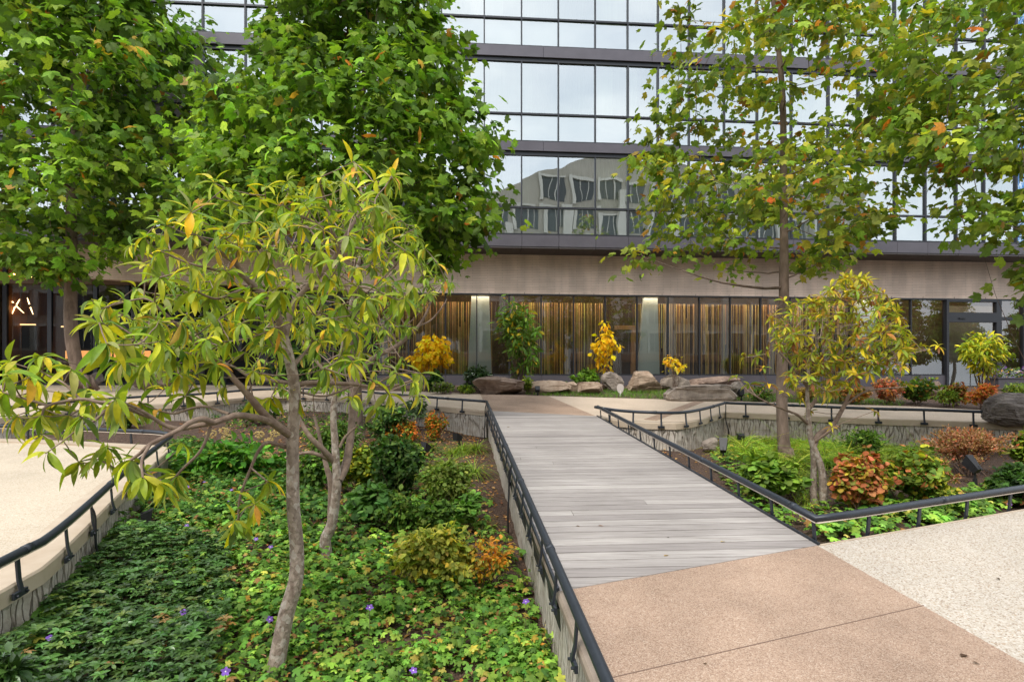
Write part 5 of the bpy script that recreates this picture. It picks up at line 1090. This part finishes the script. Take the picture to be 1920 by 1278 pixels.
# ------------------------------------------------------------------ lamps, markers, planter
def spot(label, x, y, hpx, off, yaw, tilt=.5, sc_=1.0):
    b = W(x, y, off); o = thing('garden_spotlight', label, 'spotlight', tuple(b), 'black garden spotlights'); h = hpx/F*b[1]
    m = MB(); m.tube([b-[0, 0, .1], b+[0, 0, h*.22]], .028*sc_, 10); m.tube([b+[0, 0, h*.22], b+[0, 0, h*.55]], .014*sc_, 8); m.build('stake', M['black'], o, smooth=False)
    c = b+[0, 0, h*.58]; d = np.array([math.cos(yaw)*math.cos(tilt), math.sin(yaw)*math.cos(tilt), math.sin(tilt)]); s_ = np.array([-math.sin(yaw), math.cos(yaw), 0]); u = np.cross(d, s_); L_ = h*.42
    m = MB(); a0, a1 = c-d*L_*.35, c+d*L_*.75; w0, w1 = .045*sc_, .068*sc_
    q = [a0+s_*i*w0+u*j*w0 for i, j in ((-1, -1), (1, -1), (1, 1), (-1, 1))]+[a1+s_*i*w1+u*j*w1+(d*.05 if j*u[2] > 0 else 0) for i, j in ((-1, -1), (1, -1), (1, 1), (-1, 1))]
    m.hexa(q); 
    for k in range(3): m.tube([c-d*L_*(.3-.12*k)-u*w0*1.3, c-d*L_*(.3-.12*k)+u*w0*1.3], .006, 6)
    m.build('lamp_head', M['black'], o)
    m = MB(); m.tube([c-s_*.055*sc_, c+s_*.055*sc_], .02*sc_, 10); m.build('knuckle', M['black'], o)
spot('black garden spotlight standing before the inside wall corner in the right bed', 1356, 866, 44, BED, 1.2, .9)
spot('black garden spotlight tilted up at the pinkish brown shrub', 1828, 908, 54, BED, 1.9, .8)
spot('black garden spotlight at the far left wall beside the sedge', 861, 836, 26, BED, -2.4, .3)
spot('black garden spotlight half hidden behind the pale green bush', 797, 858, 26, BED, .9, 1.3)
spot('black garden spotlight at the foot of the lookout terrace wall', 270, 985, 26, -.36, .5, .2)
spot('small black spotlight in the sedge below the right wall', 1391, 832, 20, BED, 1.5, .1)
spot('black spotlight at the lawn edge beside the pale boulder tip', 1390, 750, 18, 0, 1.7, 1.2)
spot('small black spotlight on the grass before the low flat boulder', 1008, 740, 14, 0, 1.6, .6)
b = W(1163, 742, 0); gm = thing('garden_marker', 'white drop shaped marker on a short stake in the lawn', 'marker', tuple(b))
t = np.linspace(0, 2*np.pi, 24, endpoint=False); R_ = .115; x = R_*.8*np.sin(t); z = R_*(np.cos(t)*.85); z = np.where(z < 0, z*1.35-.25*R_*(1-np.abs(np.sin(t))), z)
V = np.concatenate([np.column_stack([b[0]+x, np.full(24, b[1]-.008), b[2]+.22+z]), np.column_stack([b[0]+x, np.full(24, b[1]+.008), b[2]+.22+z])]); k = np.arange(24); k2 = (k+1) % 24
mesh('plate', V, [np.array([k]), np.array([k[::-1]+24]), np.stack([k, k+24, k2+24, k2], -1)], plain('marker_stone', (.55, .49, .45), .6), gm)
m = MB(); m.tube([b-[0, 0, .1], b+[0, 0, .14]], .012, 6); m.build('stake', M['white'], gm)
b = P(1905, 714, 19.0); pl = thing('planter', 'grey planter of pansies at the right of the entrance', 'planter', (b[0], b[1], 1.2))
m = MB(); x0, x1 = P(1872, 0, 19)[0], P(1960, 0, 19)[0]; m.box(x0, x1, 19, 19.5, 1.2, 1.52); m.box(x0-.03, x1+.03, 18.97, 19.53, 1.52, 1.56); m.build('tub', M['fascia'], pl)
n_ = 420; pos = np.column_stack([rng.uniform(x0, x1, n_), rng.uniform(19, 19.5, n_), 1.58+rng.uniform(0, .3, n_)]); L = LB(); L.add(leaves_at(pos, unit(rng.normal(0, 1, (n_, 3))+UP), ROUND, .07, [((.07, .14, .04), 5), ((.14, .07, .45), 1.6), ((.6, .4, .08), .8), ((.7, .68, .7), .4)])); L.build('foliage', M['leaf_soft'], pl)

# ------------------------------------------------------------------ light, sky, camera
sc = bpy.context.scene
w = bpy.data.worlds.new('World'); sc.world = w; w.use_nodes = True; nt = w.node_tree
for nn in list(nt.nodes): nt.nodes.remove(nn)
n = N(nt)
EL, AZ = math.radians(52), math.radians(205)
sky = n('ShaderNodeTexSky', sky_type='NISHITA', sun_disc=False, sun_elevation=EL, sun_rotation=AZ, air_density=1.0, dust_density=2.0, ozone_density=1.0)
g = n('ShaderNodeTexCoord').outputs['Generated']
cz = n('ShaderNodeTexNoise', {'Vector': n('ShaderNodeMapping', {0: g, 3: (1.6, 1.6, 3.4)}).outputs[0], 'Scale': 1.9, 'Detail': 7, 'Roughness': .55}).outputs[0]
cov = n.ramp(cz, [(.30, (.55, .55, .55)), (.62, (1, 1, 1))])
cz2 = n('ShaderNodeTexNoise', {'Vector': n('ShaderNodeMapping', {0: g, 3: (2.2, 2.2, 4)}).outputs[0], 'Scale': 2.6, 'Detail': 5}).outputs[0]
cl = n.ramp(cz2, [(.3, (.72, .77, .82)), (.68, (1, 1, 1))])
clb = n.mix(1.0, cl, (9.5, 9.7, 10.0), 'MULTIPLY')
col = n.mix(cov, sky.outputs[0], clb)
bg = n('ShaderNodeBackground', {0: col, 1: .13})
nt.links.new(bg.outputs[0], n('ShaderNodeOutputWorld').inputs[0])
sd = bpy.data.lights.new('sun', 'SUN'); sd.energy = 1.7; sd.angle = math.radians(14); sd.color = (1, .95, .88)
so = bpy.data.objects.new('sun', sd); C.objects.link(so)
dirv = Vector((math.sin(AZ)*math.cos(EL), math.cos(AZ)*math.cos(EL), math.sin(EL)))
so.rotation_euler = dirv.to_track_quat('Z', 'Y').to_euler(); so.location = (0, -10, 30)
cd = bpy.data.cameras.new('camera'); co = bpy.data.objects.new('camera', cd); C.objects.link(co)
co.location = (0, 0, CZ); co.rotation_euler = (math.pi/2, 0, 0); cd.sensor_width = 36; cd.lens = 36*F/1920; cd.shift_y = (HY-639)/1920
cd.clip_start = .05; cd.clip_end = 1000; sc.camera = co
sc.view_settings.view_transform = 'Standard'; sc.view_settings.look = 'None'; sc.view_settings.exposure = 0.82; sc.view_settings.gamma = 1
sc.cycles.max_bounces = 8; sc.cycles.transparent_max_bounces = 12; sc.cycles.diffuse_bounces = 3; sc.cycles.glossy_bounces = 3; sc.cycles.transmission_bounces = 4
sc.cycles.caustics_reflective = False; sc.cycles.caustics_refractive = False; sc.cycles.sample_clamp_indirect = 6
sc.cycles.use_denoising = True
